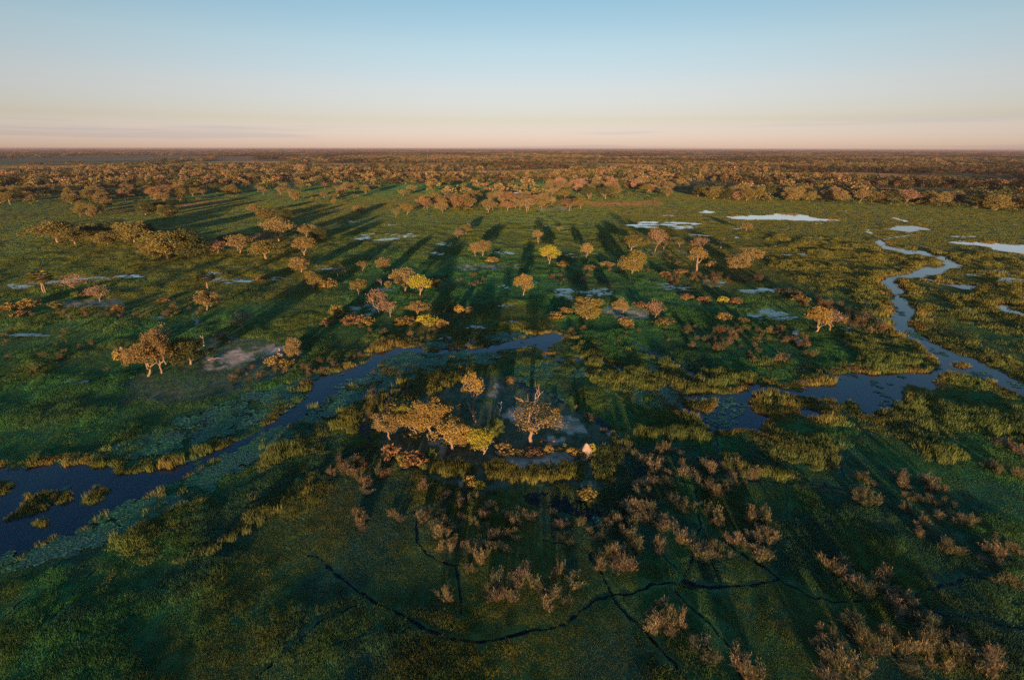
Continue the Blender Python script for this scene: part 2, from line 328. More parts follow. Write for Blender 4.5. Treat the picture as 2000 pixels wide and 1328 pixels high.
REEDBEDS = [[(945,905),(1000,900),(1026,918),(1130,905),(1136,940),(1050,945),(950,940)],[(1150,895),(1215,850),(1225,910),(1190,950),(1160,930)],[(820,905),(900,900),(945,925),(900,940),(840,925)],[(1500,455),(1700,462),(1718,486),(1765,498),(1842,515),(1720,540),(1735,600),(1735,660),(1660,610),(1580,560),(1500,520)],
 [(1795,655),(1785,615),(1760,565),(1890,570),(1960,560),(2050,560),(2050,760),(1920,706)],
 [(1770,790),(1765,755),(1840,733),(1945,748),(2050,800),(2050,900),(1860,910),(1690,860),(1690,830)],
 [(1070,692),(1140,670),(1230,680),(1330,716),(1385,750),(1390,768),(1330,780),(1320,830),(1240,800),(1160,745),(1080,708)],
 [(640,835),(700,790),(780,752),(900,712),(905,745),(780,790),(700,850)],[(1405,852),(1500,846),(1600,838),(1650,880),(1610,940),(1500,936),(1408,925)],
 [(330,960),(560,838),(650,850),(610,960),(420,1080),(200,1160),(180,1100)],[(1620,500),(1720,545),(1700,580),(1640,560)],[(1240,840),(1395,828),(1395,860),(1250,858)],
 [(1380,700),(1480,700),(1600,720),(1550,760),(1460,745),(1390,764)],[(1640,660),(1780,660),(1830,715),(1700,728)],[(470,860),(560,800),(520,830),(290,918),(400,880)],[(1750,470),(1850,500),(1900,560),(2050,590),(2050,500),(1840,478)]]
ISLAND = [(745,800),(800,760),(880,730),(1000,735),(1090,780),(1160,815),(1215,850),(1220,900),(1170,960),(1100,945),(1000,950),(940,965),(880,950),(790,915),(735,880)]
ISLAND2 = [(235,745),(330,715),(420,650),(520,660),(600,690),(560,735),(450,770),(330,790),(260,775)]
TANS = [[(480,341),(700,338),(1000,333),(1120,330),(1120,338),(1000,344),(700,347),(480,349)],[(1270,336),(1500,338),(1700,338),(1990,352),(2050,364),(1800,356),(1560,346),(1300,343)],
 [(420,306),(500,306),(500,316),(420,317)],[(570,304),(625,304),(620,309),(570,310)],[(0,365),(150,357),(280,352),(280,357),(150,364),(0,372)],[(1150,395),(1290,393),(1290,402),(1150,403)],[(350,400),(460,388),(465,392),(360,408)]]

# ------------------------------------------------------------------ land
W_rivers = [rough_outline(RIVER_W, amp=0.008, seed=3), rough_outline(RIVER_E, amp=0.005, seed=5)]
W_lagoons = [rough_outline(l, amp=0.006, seed=11+i) for i, l in enumerate(LAGOONS)]
W_islets = [rough_outline(l, amp=0.006, seed=51+i) for i, l in enumerate(ISLETS)]
def ribbon(pts, w, seed):
    c = rough_outline(pts, closed=False, amp=0.0038, seed=seed)
    d = np.gradient(c, axis=0); d /= np.maximum(np.linalg.norm(d, axis=1), 1e-6)[:, None]
    nrm = np.stack([-d[:, 1], d[:, 0]], 1)
    k = np.array([w*(0.45 + 1.1*random.random()**1.6)*0.5 for _ in c])[:, None]
    return np.concatenate([c + nrm*k, (c - nrm*k*0.9)[::-1]])
W_trails = []; K_trails = []
for i, (w, p) in enumerate(TRAILS):
    st = random.getstate(); W_trails.append(ribbon(p, w*0.42, 80+i)); random.setstate(st); K_trails.append(ribbon(p, w*0.58+1.15, 80+i))
def blob(c, rx, ry, seed, n=36):
    t = np.linspace(0, 2*np.pi, n, endpoint=False)
    r = 0.55 + 0.9*fbm(np.cos(t)*1.3+seed*3.1+5, np.sin(t)*1.3+seed*1.7+9, seed, 4)*1.0 + (rng.random(n)-0.5)*0.35
    r = np.maximum(0.2, r - 0.25)
    return np.stack([c[0] + np.cos(t)*r*rx, c[1] + np.sin(t)*r*ry], 1)
W_pools = []
for i, (x, y, rx, ry) in enumerate(WET):
    n = int(5 + min(26, rx*ry/9))
    for k in range(n):
        a = random.random()*2*math.pi; q = math.sqrt(random.random())
        px, py = x + math.cos(a)*q*rx, y + math.sin(a)*q*ry
        c = ground_at(px, py); d = np.hypot(*c)
        dep = d*d/(H*F)          # metres of land per photo pixel in depth
        s = (0.08 + 0.34*random.random()**2)
        W_pools.append(blob(c, max(0.8, s*rx*d/F), max(0.8, s*ry*dep*0.9), i*7+k))
S_sand = [rough_outline(l, amp=0.01, seed=130+i) for i, l in enumerate(SAND)]
P_mats = [rough_outline(l, amp=0.015, seed=160+i) for i, l in enumerate(MATS)]
P_reeds = [rough_outline(l, amp=0.015, seed=190+i) for i, l in enumerate(REEDBEDS)]
P_isl = [rough_outline(ISLAND, amp=0.006, seed=221), rough_outline(ISLAND2, amp=0.006, seed=222)]
P_tan = [rough_outline(l, amp=0.01, seed=240+i) for i, l in enumerate(TANS)]
def any_in(pts, polys):
    r = np.zeros(len(pts), bool)
    for p in polys: r |= inside(pts, p)
    return r
def warp(pts, k=0.02):
    d = np.hypot(pts[:, 0], pts[:, 1])
    a = d*k
    return pts + np.stack([(fbm(pts[:, 0]/(a*1.2+1), pts[:, 1]/(a*1.2+1), 901, 3)-0.5)*a, (fbm(pts[:, 0]/(a*1.2+1), pts[:, 1]/(a*1.2+1), 955, 3)-0.5)*a], 1)

GREEN = np.array((0.050, 0.185, 0.056)); OLIVE = np.array((0.155, 0.160, 0.030)); DEEP = np.array((0.025, 0.090, 0.038)); TEAL = np.array((0.052, 0.160, 0.092))
TAN = np.array((0.24, 0.16, 0.07)); SANDC = np.array((0.60, 0.47, 0.335)); BROWN = np.array((0.13, 0.095, 0.045)); FARC = np.array((0.06, 0.065, 0.036)); GREY = np.array((0.17, 0.19, 0.13))
def lerp(a, b, t): return a + (b-a)*np.asarray(t)[:, None]
def wood_density(p):
    f = smooth(4000, 9000, np.hypot(p[:, 0], p[:, 1]))
    return 0.35*fbm(p[:, 0]/420, p[:, 1]/420, 71, 5) + 0.65*(fbm(p[:, 0]/1700, p[:, 1]/1100, 73, 4)*(1-f) + fbm(p[:, 0]/6000, p[:, 1]/4500, 74, 4)*f)
def cover_colour(pts):
    """real colour of the plant cover over the land"""
    x, y = pts[:, 0], pts[:, 1]; d = np.hypot(x, y)
    n1 = fbm(x/60, y/90, 1, 4); n2 = fbm(x/14, y/18, 2, 4); n3 = fbm(x/300, y/500, 3, 4)
    c = lerp(np.repeat(GREEN[None], len(x), 0), OLIVE, smooth(0.46, 0.66, n1)*0.75)
    c = lerp(c, DEEP, smooth(0.5, 0.72, n2)*0.7)
    c = lerp(c, BROWN, smooth(0.6, 0.75, fbm(x/35, y/50, 8, 4))*0.25)
    near = 1-smooth(90, 200, d)
    c = lerp(c, OLIVE*0.75, near*smooth(0.4, 0.62, fbm(x/9, y/9, 5, 4))*0.38)
    c = lerp(c, TEAL*0.75, near*smooth(0.48, 0.62, fbm(x/13, y/13, 6, 5))*0.75)
    c = lerp(c, np.array((0.17, 0.13, 0.035)), near*smooth(0.56, 0.68, fbm(x/5, y/5, 9, 4))*0.15)
    right = smooth(0.12, 0.5, x/np.maximum(y, 1))*smooth(150, 300, d)
    c = lerp(c, np.array((0.085, 0.115, 0.03)), right*0.6)
    c = lerp(c, OLIVE, smooth(240, 380, d)*(1-smooth(700, 900, d))*0.55)
    far = smooth(600, 1400, d + (n3-0.5)*900)
    op = 1 - smooth(0.44, 0.48, wood_density(pts))
    c = lerp(c, lerp(np.repeat(FARC[None], len(x), 0), lerp(np.repeat(TAN[None], len(x), 0), np.array((0.07, 0.12, 0.05)), smooth(0.45, 0.55, n3)), op*0.85), far)
    return c
def masks(pts):
    w = warp(pts, 0.012)
    return dict(water=any_in(pts, W_rivers) & ~any_in(pts, W_islets) | any_in(pts, W_lagoons), trail=any_in(pts, K_trails), pool=any_in(pts, W_pools), sand=any_in(w, S_sand) & ((fbm(pts[:, 0]/3.2, pts[:, 1]/2.6, 833, 4) > 0.41) | (np.hypot(pts[:, 0], pts[:, 1]) < 135)),
                mat=any_in(w, P_mats) & (fbm(pts[:, 0]/3.5, pts[:, 1]/5, 811, 4) + (rng.random(len(pts))-0.5)*0.16 > 0.46), reed=any_in(w, P_reeds), isl=any_in(w, P_isl), tan=any_in(w, P_tan))
rings = np.concatenate([[0.0, 8, 16, 24], np.geomspace(30, 45000, 600), [60000, 90000, 140000, 220000]])
th = np.concatenate([np.linspace(-58, 58, 520), np.linspace(62, 298, 60)])*math.pi/180
TT, RR = np.meshgrid(th, rings)
GP = np.stack([np.sin(TT)*RR, np.cos(TT)*RR], -1).reshape(-1, 2)
nt_, nr_ = len(th), len(rings)
ii, jj = np.meshgrid(np.arange(nr_-1), np.arange(nt_), indexing='ij')
j2 = (jj+1) % nt_
Q = np.stack([ii*nt_+jj, ii*nt_+j2, (ii+1)*nt_+j2, (ii+1)*nt_+jj], -1).reshape(-1, 4)[:, ::-1]
gm = raw_mesh('ground', np.concatenate([GP, np.zeros((len(GP), 1))], 1), quads=Q, mat=M_ground)
gc = cover_colour(GP)
mk = masks(GP)
gc = lerp(gc, np.array((0.012, 0.03, 0.03)), mk['mat']*0.9)
gc = lerp(gc, GREY*0.75, mk['isl']*0.75)
gc = lerp(gc, TAN, mk['tan']*0.85)
gc = lerp(gc, SANDC, mk['sand']*(0.45+0.55*smooth(0.36, 0.56, fbm(GP[:, 0]/4, GP[:, 1]/3, 31, 4))))
at = gm.attributes.new('col', 'FLOAT_COLOR', 'POINT')
at.data.foreach_set('color', np.concatenate([gc, np.ones((len(gc), 1))], 1).astype(np.float32).ravel())
ground = bpy.data.objects.new('ground', gm); col.objects.link(ground)
tag(ground, 'flat green flooded marsh plain reaching to the horizon', kind='structure')

def sheet(name, polys, z, mat, dz=0.0, label=None):
    V = []; T = []
    for k, p in enumerate(polys):
        n = len(p)
        vs, es, fs, *_ = delaunay_2d_cdt([Vector(q) for q in p], [(i, (i+1) % n) for i in range(n)], [], 1, 1e-4)
        o = len(V)
        V += [(v.x, v.y, z + dz*k) for v in vs]
        for f in fs:
            a, b, c = f[:3]
            ar = (vs[b].x-vs[a].x)*(vs[c].y-vs[a].y) - (vs[b].y-vs[a].y)*(vs[c].x-vs[a].x)
            T.append((a+o, b+o, c+o) if ar > 0 else (a+o, c+o, b+o))
    o = bpy.data.objects.new(name, raw_mesh(name, V, tris=T, mat=mat)); col.objects.link(o)
    return tag(o, label, kind='structure')
sheet('river', W_rivers, 0.012, M_river, 0.004, 'dark blue winding river channels')
sheet('lagoon', W_lagoons[:10], 0.025, M_water, 0.0008, 'still bright lagoons lying in the far marsh')
sheet('marsh_pool', W_lagoons[10:], 0.035, M_darkwater, 0.0003, 'small dark pools around the near island')
sheet('trail_water', W_trails, 0.05, M_darkwater, 0.0008, 'narrow dark water trails trodden through the marsh')
sheet('flood_pool', W_pools, 0.075, M_water, 0.0002, 'shallow pale flood pools between grass')
isl_sheet = sheet('islet', W_islets, 0.05, M_ground, 0.001, 'small reed islets in the river')
a_ = isl_sheet.data.attributes.new('col', 'FLOAT_COLOR', 'POINT')
a_.data.foreach_set('color', np.tile(np.array([*DEEP, 1.0], np.float32), len(isl_sheet.data.vertices)))

# ------------------------------------------------------------------ plant builders
class Geo:
    def __init__(s): s.V = []; s.Q = []; s.T = []; s.n = 0
    def add(s, v, q=None, t=None):
        v = np.asarray(v, float).reshape(-1, 3)
        if q is not None: s.Q.append(np.asarray(q).reshape(-1, 4) + s.n)
        if t is not None: s.T.append(np.asarray(t).reshape(-1, 3) + s.n)
        s.V.append(v); s.n += len(v)
    def mesh(s, name, mat):
        return raw_mesh(name, np.concatenate(s.V), np.concatenate(s.Q) if s.Q else None, np.concatenate(s.T) if s.T else None, mat)
    def tube(s, pts, rad, k=6):
        pts = np.asarray(pts, float); n = len(pts)
        d = np.gradient(pts, axis=0); d /= np.maximum(np.linalg.norm(d, axis=1), 1e-9)[:, None]
        ref = np.array([0.3, 0.9, 0.1]); a = np.cross(d, ref); a /= np.maximum(np.linalg.norm(a, axis=1), 1e-9)[:, None]; b = np.cross(d, a)
        t = np.linspace(0, 2*np.pi, k, endpoint=False)
        ring = (a[:, None]*np.cos(t)[None, :, None] + b[:, None]*np.sin(t)[None, :, None])*np.asarray(rad)[:, None, None] + pts[:, None]
        q = [[i*k+j, i*k+(j+1) % k, (i+1)*k+(j+1) % k, (i+1)*k+j] for i in range(n-1) for j in range(k)]
        tip = [[(n-1)*k, (n-1)*k+j, (n-1)*k+j+1] for j in range(1, k-1)]
        s.add(ring.reshape(-1, 3), q, tip)
    def cards(s, P, size, r, flat=0.0, up=None):
        """leaf-sized faces at points P with random facing"""
        n = len(P)
        a = r.normal(size=(n, 3)); a[:, 2] *= (1-flat); a /= np.linalg.norm(a, axis=1)[:, None]
        b = r.normal(size=(n, 3)); b[:, 2] *= (1-flat); b -= a*(a*b).sum(1)[:, None]; b /= np.linalg.norm(b, axis=1)[:, None]
        w = (size*(0.6+0.8*r.random(n)))[:, None]
        v = np.stack([P - a*w, P + b*w*0.6, P + a*w, P - b*w*0.6], 1).reshape(-1, 3)
        s.add(v, np.arange(n*4).reshape(-1, 4))

def bend(p0, p1, r, k=5, wob=0.08):
    p0 = np.asarray(p0, float); p1 = np.asarray(p1, float); L = np.linalg.norm(p1-p0)
    t = np.linspace(0, 1, k)[:, None]
    q = p0 + (p1-p0)*t
    q[1:-1] += r.normal(size=(k-2, 3))*L*wob
    return q
def make_tree(seed, kind, fine=False):
    """unit tree: base at origin, height 1, crown about 1 wide; returns trunk mesh, crown mesh"""
    r = np.random.default_rng(seed)
    G = Geo(); C = Geo()
    P = dict(broad=(0.22, 0.42, 34, 0.58, 0.5, 0.38, 58, 0.027), round=(0.14, 0.5, 50, 0.50, 0.5, 0.5, 56, 0.03), sparse=(0.24, 0.5, 34, 0.60, 0.48, 0.38, 26, 0.022),
             tall=(0.40, 0.5, 26, 0.68, 0.5, 0.32, 46, 0.045), fork=(0.18, 0.5, 36, 0.58, 0.5, 0.40, 48, 0.028), umbrella=(0.42, 0.5, 38, 0.72, 0.5, 0.24, 70, 0.03))[kind]
    hf, _, nc, cz, rx, rz, nl, tr = P
    if fine:
        nc, nl = int(nc*1.5), int(nl*2.6)
        if kind == 'broad': hf, cz, rz = 0.32, 0.62, 0.34
        if kind == 'umbrella': nc, nl = 36, 50
    lean = r.normal(size=2)*0.05; lobe = r.normal(size=(5, 3)); lobe /= np.linalg.norm(lobe, axis=1)[:, None]
    top = np.array([lean[0], lean[1], hf])
    G.tube(bend((0, 0, -0.02), top, r, 5, 0.04), np.linspace(tr*1.25, tr*0.85, 5), 7)
    # clump centres spread through the crown, most of them near its skin
    cs = []
    while len(cs) < nc:
        v = r.normal(size=3); v /= np.linalg.norm(v)
        if v[2] < (-0.95 if kind == 'round' else -0.35 if fine else -0.55): continue
        lb = 0.72 + 0.42*max(0.0, float((lobe @ v).max()))**3; q = v*(0.5+0.45*r.random())*lb; q = np.array([q[0]*rx, q[1]*rx, cz + q[2]*rz])
        q[:2] *= 0.8+0.4*r.random()
        if any(np.linalg.norm((q-c)*np.array([1, 1, 1.3])) < 0.085 for c in cs) and r.random() < 0.8: continue
        cs.append(q)
    if kind == 'tall': cs = [np.array(q) for q in ((-.28, .05, .60), (-.38, 0, .66), (.12, 0, .66), (.32, -.05, .64), (.40, .05, .71), (.22, .08, .74), (.05, -.05, .73), (-.22, 0, .80), (-.05, .06, .83), (.22, 0, .84), (.36, 0, .80), (-.30, .05, .87), (0, 0, .92), (.12, .03, .97), (-.12, 0, .97))]
    cs = np.array(cs)
    if not fine: nl = int(nl*(1.0 if kind == 'sparse' else 2.2))
    nm = 4 if kind != 'round' else 3
    ang = np.sort(r.random(nm)*2*np.pi); mains = []
    for a in ang:
        e = top + np.array([math.cos(a)*rx*0.45*(0.6+0.6*r.random()), math.sin(a)*rx*0.45*(0.6+0.6*r.random()), (cz-hf)*(0.55+0.6*r.random())])
        pts = bend(top - [0, 0, 0.02], e, r, 5, 0.09); G.tube(pts, np.linspace(tr*0.7, tr*0.32, 5), 5); mains.append(pts)
    for c in cs:
        al = np.concatenate(mains); k = np.argmin(np.linalg.norm(al - c, axis=1) + (al[:, 2] > c[2])*0.2)
        G.tube(bend(al[k], c, r, 4, 0.1), np.linspace(tr*0.28, tr*0.08, 4), 4)
        if kind == 'sparse':
            for _ in range(3):
                e = c + r.normal(size=3)*0.09; G.tube(bend(c, e, r, 3, 0.1), np.linspace(tr*0.12, tr*0.05, 3), 3)
        rr = (0.115+0.075*r.random())*(0.8 if fine else 1.0)*(1.0 if kind != 'sparse' else 0.95)
        v = r.normal(size=(nl, 3)); v /= np.linalg.norm(v, axis=1)[:, None]
        v *= (r.random(nl)**0.4)[:, None]
        v[:, 2] *= 0.62
        C.cards(c + v*rr*1.15, (0.022 if kind != 'sparse' else 0.019)*(0.75 if fine else 1.0), r)
    return G.mesh('trunk', M_bark), C.mesh('crown', M_leaf)
def make_dead(seed):
    r = np.random.default_rng(seed); G = Geo()
    def grow(p, d, L, rad, lev):
        e = p + d*L; k = bend(p, e, r, 4, 0.05); G.tube(k, np.linspace(rad, rad*0.62, 4), 6 if lev < 2 else 4)
        if lev >= 4: return
        for i in range(2 if lev else 3):
            nd = d + r.normal(size=3)*np.array([0.6, 0.6, 0.2]); nd[2] = max(nd[2], 0.25); nd /= np.linalg.norm(nd)
            grow(k[-1] if i else k[-2 if lev else -1], nd, L*(0.62+0.2*r.random()), rad*0.58, lev+1)
    grow(np.array([0, 0, -0.02]), np.array([0.06, 0, 1.0]), 0.36, 0.036, 0)
    return G.mesh('trunk', M_deadwood)
def make_palm(seed):
    r = np.random.default_rng(seed); G = Geo(); C = Geo()
    for b, t in (((0.05, 0, -0.02), (-0.07, 0, 0.74)), ((0.10, 0.05, -0.02), (0.12, 0.03, 0.66))):
        G.tube(bend(b, t, r, 5, 0.02), np.linspace(0.035, 0.028, 5), 6)
        t = np.array(t)
        for k in range(16):
            a = k*2.4; el = -0.5 + 1.7*(k/16.0)
            d = np.array([math.cos(a)*math.cos(el), math.sin(a)*math.cos(el), math.sin(el)])
            c = t + d*0.24*np.array([1.25, 1.25, 0.6])
            G.tube([t, t + d*0.12*np.array([1.25, 1.25, 0.6]), c], [0.006, 0.005, 0.004], 3)
            s1 = np.cross(d, [0, 0, 1.0]); s1 /= max(np.linalg.norm(s1), 1e-6); u = np.cross(s1, d)
            for m in range(7):
                w = (m-3)*0.36; dd = d*math.cos(w) + s1*math.sin(w); wd = s1*math.cos(w) - d*math.sin(w)
                e = c + dd*0.24*np.array([1, 1, 0.6]) - np.array([0, 0, 0.04]); mid = c + dd*0.13*np.array([1, 1, 0.6]) + u*0.01
                C.add([c, mid + wd*0.04, e, mid - wd*0.04], [[0, 1, 2, 3]])
    return G.mesh('trunk', M_bark), C.mesh('crown', M_leaf)
def make_bush(seed, nl=36, nc=16, squash=0.75):
    r = np.random.default_rng(seed); G = Geo(); C = Geo()
    for _ in range(nc):
        a = r.random()*2*np.pi; q = math.sqrt(r.random())*0.4; h = (0.2+0.55*r.random())*(1-q*0.9)
        c = np.array([math.cos(a)*q, math.sin(a)*q, h+0.05])
        G.tube(bend((c[0]*0.2, c[1]*0.2, -0.03), c, r, 4, 0.06), np.linspace(0.02, 0.006, 4), 4)
        v = r.normal(size=(nl, 3)); v /= np.linalg.norm(v, axis=1)[:, None]; v *= (r.random(nl)**0.4)[:, None]; v[:, 2] *= squash
        C.cards(c + v*0.19, 0.062, r)
    return G.mesh('stems', M_bark), C.mesh('foliage', M_leaf)
def make_reed_clump(seed):
    """bundles of tall stems standing side by side, feathery towards the tips; height 1, width about 1"""
    r = np.random.default_rng(seed); G = Geo(); C = Geo()
    nb = r.integers(3, 9); lop = r.normal(size=2)*0.10
    for b in range(nb):
        a = r.random()*2*np.pi; q = math.sqrt(r.random())*(0.25+0.22*r.random())
        b0 = np.array([math.cos(a)*q, math.sin(a)*q*0.8, -0.02]); h = (0.35+0.6*r.random()) if b else 1.0
        for s in range(int(r.integers(8, 20))):
            p0 = b0 + np.array([*(r.normal(size=2)*0.03), 0])
            p1 = b0 + np.array([*(r.normal(size=2)*0.13 + b0[:2]*0.5 + lop*h), h*(0.65+0.4*r.random())])
            w = 0.009; m = (p0+p1)/2 + np.array([*(r.normal(size=2)*0.02), 0.02])
            t = r.random()*np.pi; wv = np.array([math.cos(t), math.sin(t), 0])*w
            G.add([p0-wv, p0+wv, m+wv, m-wv, p1+wv*0.3, p1-wv*0.3], [[0, 1, 2, 3], [3, 2, 4, 5]])
            for k in range(7):
                f = 0.25+0.78*r.random(); c = p0 + (p1-p0)*f; d = np.array([*(r.normal(size=2)*0.12), 0.02+0.12*r.random()])
                wv2 = np.array([-d[1], d[0], 0]); wv2 = wv2/max(np.linalg.norm(wv2), 1e-6)*0.015
                C.add([c, c + d*0.5 + wv2 + [0, 0, 0.02], c + d, c + d*0.5 - wv2 + [0, 0, 0.02]], [[0, 1, 2, 3]])
    return G.mesh('stems', M_leaf), C.mesh('plumes', M_leaf)

def tuft(seed, nb, rad, h, w, splay, mat, curve=0.3):
    r = np.random.default_rng(seed); G = Geo()
    for _ in range(nb):
        a = r.random()*2*np.pi; q = math.sqrt(r.random())*rad
        p = np.array([math.cos(a)*q, math.sin(a)*q, -0.03]); hh = h*(0.55+0.6*r.random())
        o = r.normal(size=2)*splay*hh
        m = p + np.array([o[0]*0.35, o[1]*0.35, hh*0.6]); e = p + np.array([o[0], o[1], hh*(1-curve*0.3)])
        t = r.random()*np.pi; wv = np.array([math.cos(t), math.sin(t), 0])*w*(0.6+0.8*r.random())
        G.add([p-wv, p+wv, m+wv*0.8, m-wv*0.8, e], [[0, 1, 2, 3]], [[3, 2, 4]])
    me = G.mesh('tuft', mat)
    return bpy.data.objects.new('tuft', me)
def pads(seed):
    r = np.random.default_rng(seed); G = Geo()
    for _ in range(30):
        a = r.random()*2*np.pi; q = math.sqrt(r.random())*1.0; R = 0.10+0.17*r.random()
        t = np.linspace(0, 2*np.pi, 7, endpoint=False) + r.random()*6
        z = 0.05+0.05*r.random(); tl = r.normal(size=2)*0.12
        v = np.stack([math.cos(a)*q + np.cos(t)*R, math.sin(a)*q + np.sin(t)*R, z + np.cos(t)*R*tl[0] + np.sin(t)*R*tl[1]], 1)
        G.add(v, None, [[0, i, i+1] for i in range(1, 6)])
    return bpy.data.objects.new('pads', G.mesh('pads', M_pad))
def far_tree(seed, n_trees, spread, cards=70, csize=0.10):
    r = np.random.default_rng(seed); G = Geo()
    for k in range(n_trees):
        a = r.random()*2*np.pi; q = math.sqrt(r.random())*spread
        o = np.array([math.cos(a)*q, math.sin(a)*q, 0]); s = 0.65+0.5*r.random()
        if n_trees < 8: G.tube([o - [0, 0, .02], o + [0.02, 0, 0.35*s]], [0.035*s, 0.025*s], 4)
        m = 9
        for _ in range(m):
            v = r.normal(size=3); v /= np.linalg.norm(v); v[2] = abs(v[2])*0.9 - 0.25
            c = o + np.array([v[0]*0.42, v[1]*0.42, 0.55 + v[2]*0.38])*s
            u = r.normal(size=(cards//m, 3)); u /= np.linalg.norm(u, axis=1)[:, None]; u *= 0.17*s
            G.cards(c + u, csize*s, r)
    return bpy.data.objects.new('far_tree', G.mesh('far_tree', M_far))

def scatter(name, P, scl, rotz, var, tint, sources, label):
    """uncountable plant cover: geometry-node copies of small source plants"""
    n = len(P)
    me = bpy.data.meshes.new(name); me.vertices.add(n); me.vertices.foreach_set('co', np.asarray(P, np.float32).ravel())
    def A(nm, t, key, data, dt=np.float32):
        a = me.attributes.new(nm, t, 'POINT'); a.data.foreach_set(key, np.asarray(data, dt).ravel())
    A('scl', 'FLOAT_VECTOR', 'vector', scl); A('rot', 'FLOAT_VECTOR', 'vector', np.stack([np.zeros(n), np.zeros(n), rotz], 1))
    A('var', 'INT', 'value', var, np.int32); A('tint', 'FLOAT_COLOR', 'color', np.concatenate([tint, np.ones((n, 1))], 1))
    o = bpy.data.objects.new(name, me); col.objects.link(o)
    ng = bpy.data.node_groups.new(name, 'GeometryNodeTree')
    ng.interface.new_socket('Geometry', in_out='INPUT', socket_type='NodeSocketGeometry'); ng.interface.new_socket('Geometry', in_out='OUTPUT', socket_type='NodeSocketGeometry')
    N = ng.nodes; L = ng.links
    gi = N.new('NodeGroupInput'); go = N.new('NodeGroupOutput'); iop = N.new('GeometryNodeInstanceOnPoints'); jn = N.new('GeometryNodeJoinGeometry')
    for s in sources:
        oi = N.new('GeometryNodeObjectInfo'); oi.inputs['Object'].default_value = s; oi.inputs['As Instance'].default_value = True
        L.new(oi.outputs['Geometry'], jn.inputs[0])
    L.new(gi.outputs[0], iop.inputs['Points']); L.new(jn.outputs[0], iop.inputs['Instance']); iop.inputs['Pick Instance'].default_value = True
    for nm, t, sock in (('var', 'INT', 'Instance Index'), ('scl', 'FLOAT_VECTOR', 'Scale')):
        na = N.new('GeometryNodeInputNamedAttribute'); na.data_type = t; na.inputs[0].default_value = nm; L.new(na.outputs[0], iop.inputs[sock])
    na = N.new('GeometryNodeInputNamedAttribute'); na.data_type = 'FLOAT_VECTOR'; na.inputs[0].default_value = 'rot'
    er = N.new('FunctionNodeEulerToRotation'); L.new(na.outputs[0], er.inputs[0]); L.new(er.outputs[0], iop.inputs['Rotation'])
    L.new(iop.outputs[0], go.inputs[0])
    md = o.modifiers.new('scatter', 'NODES'); md.node_group = ng
    return tag(o, label, kind='stuff')

def sector(r0, r1, n, half=56):
    t = (rng.random(n)*2-1)*math.radians(half); r = np.sqrt(r0*r0 + rng.random(n)*(r1*r1-r0*r0))
    return np.stack([np.sin(t)*r, np.cos(t)*r], 1)

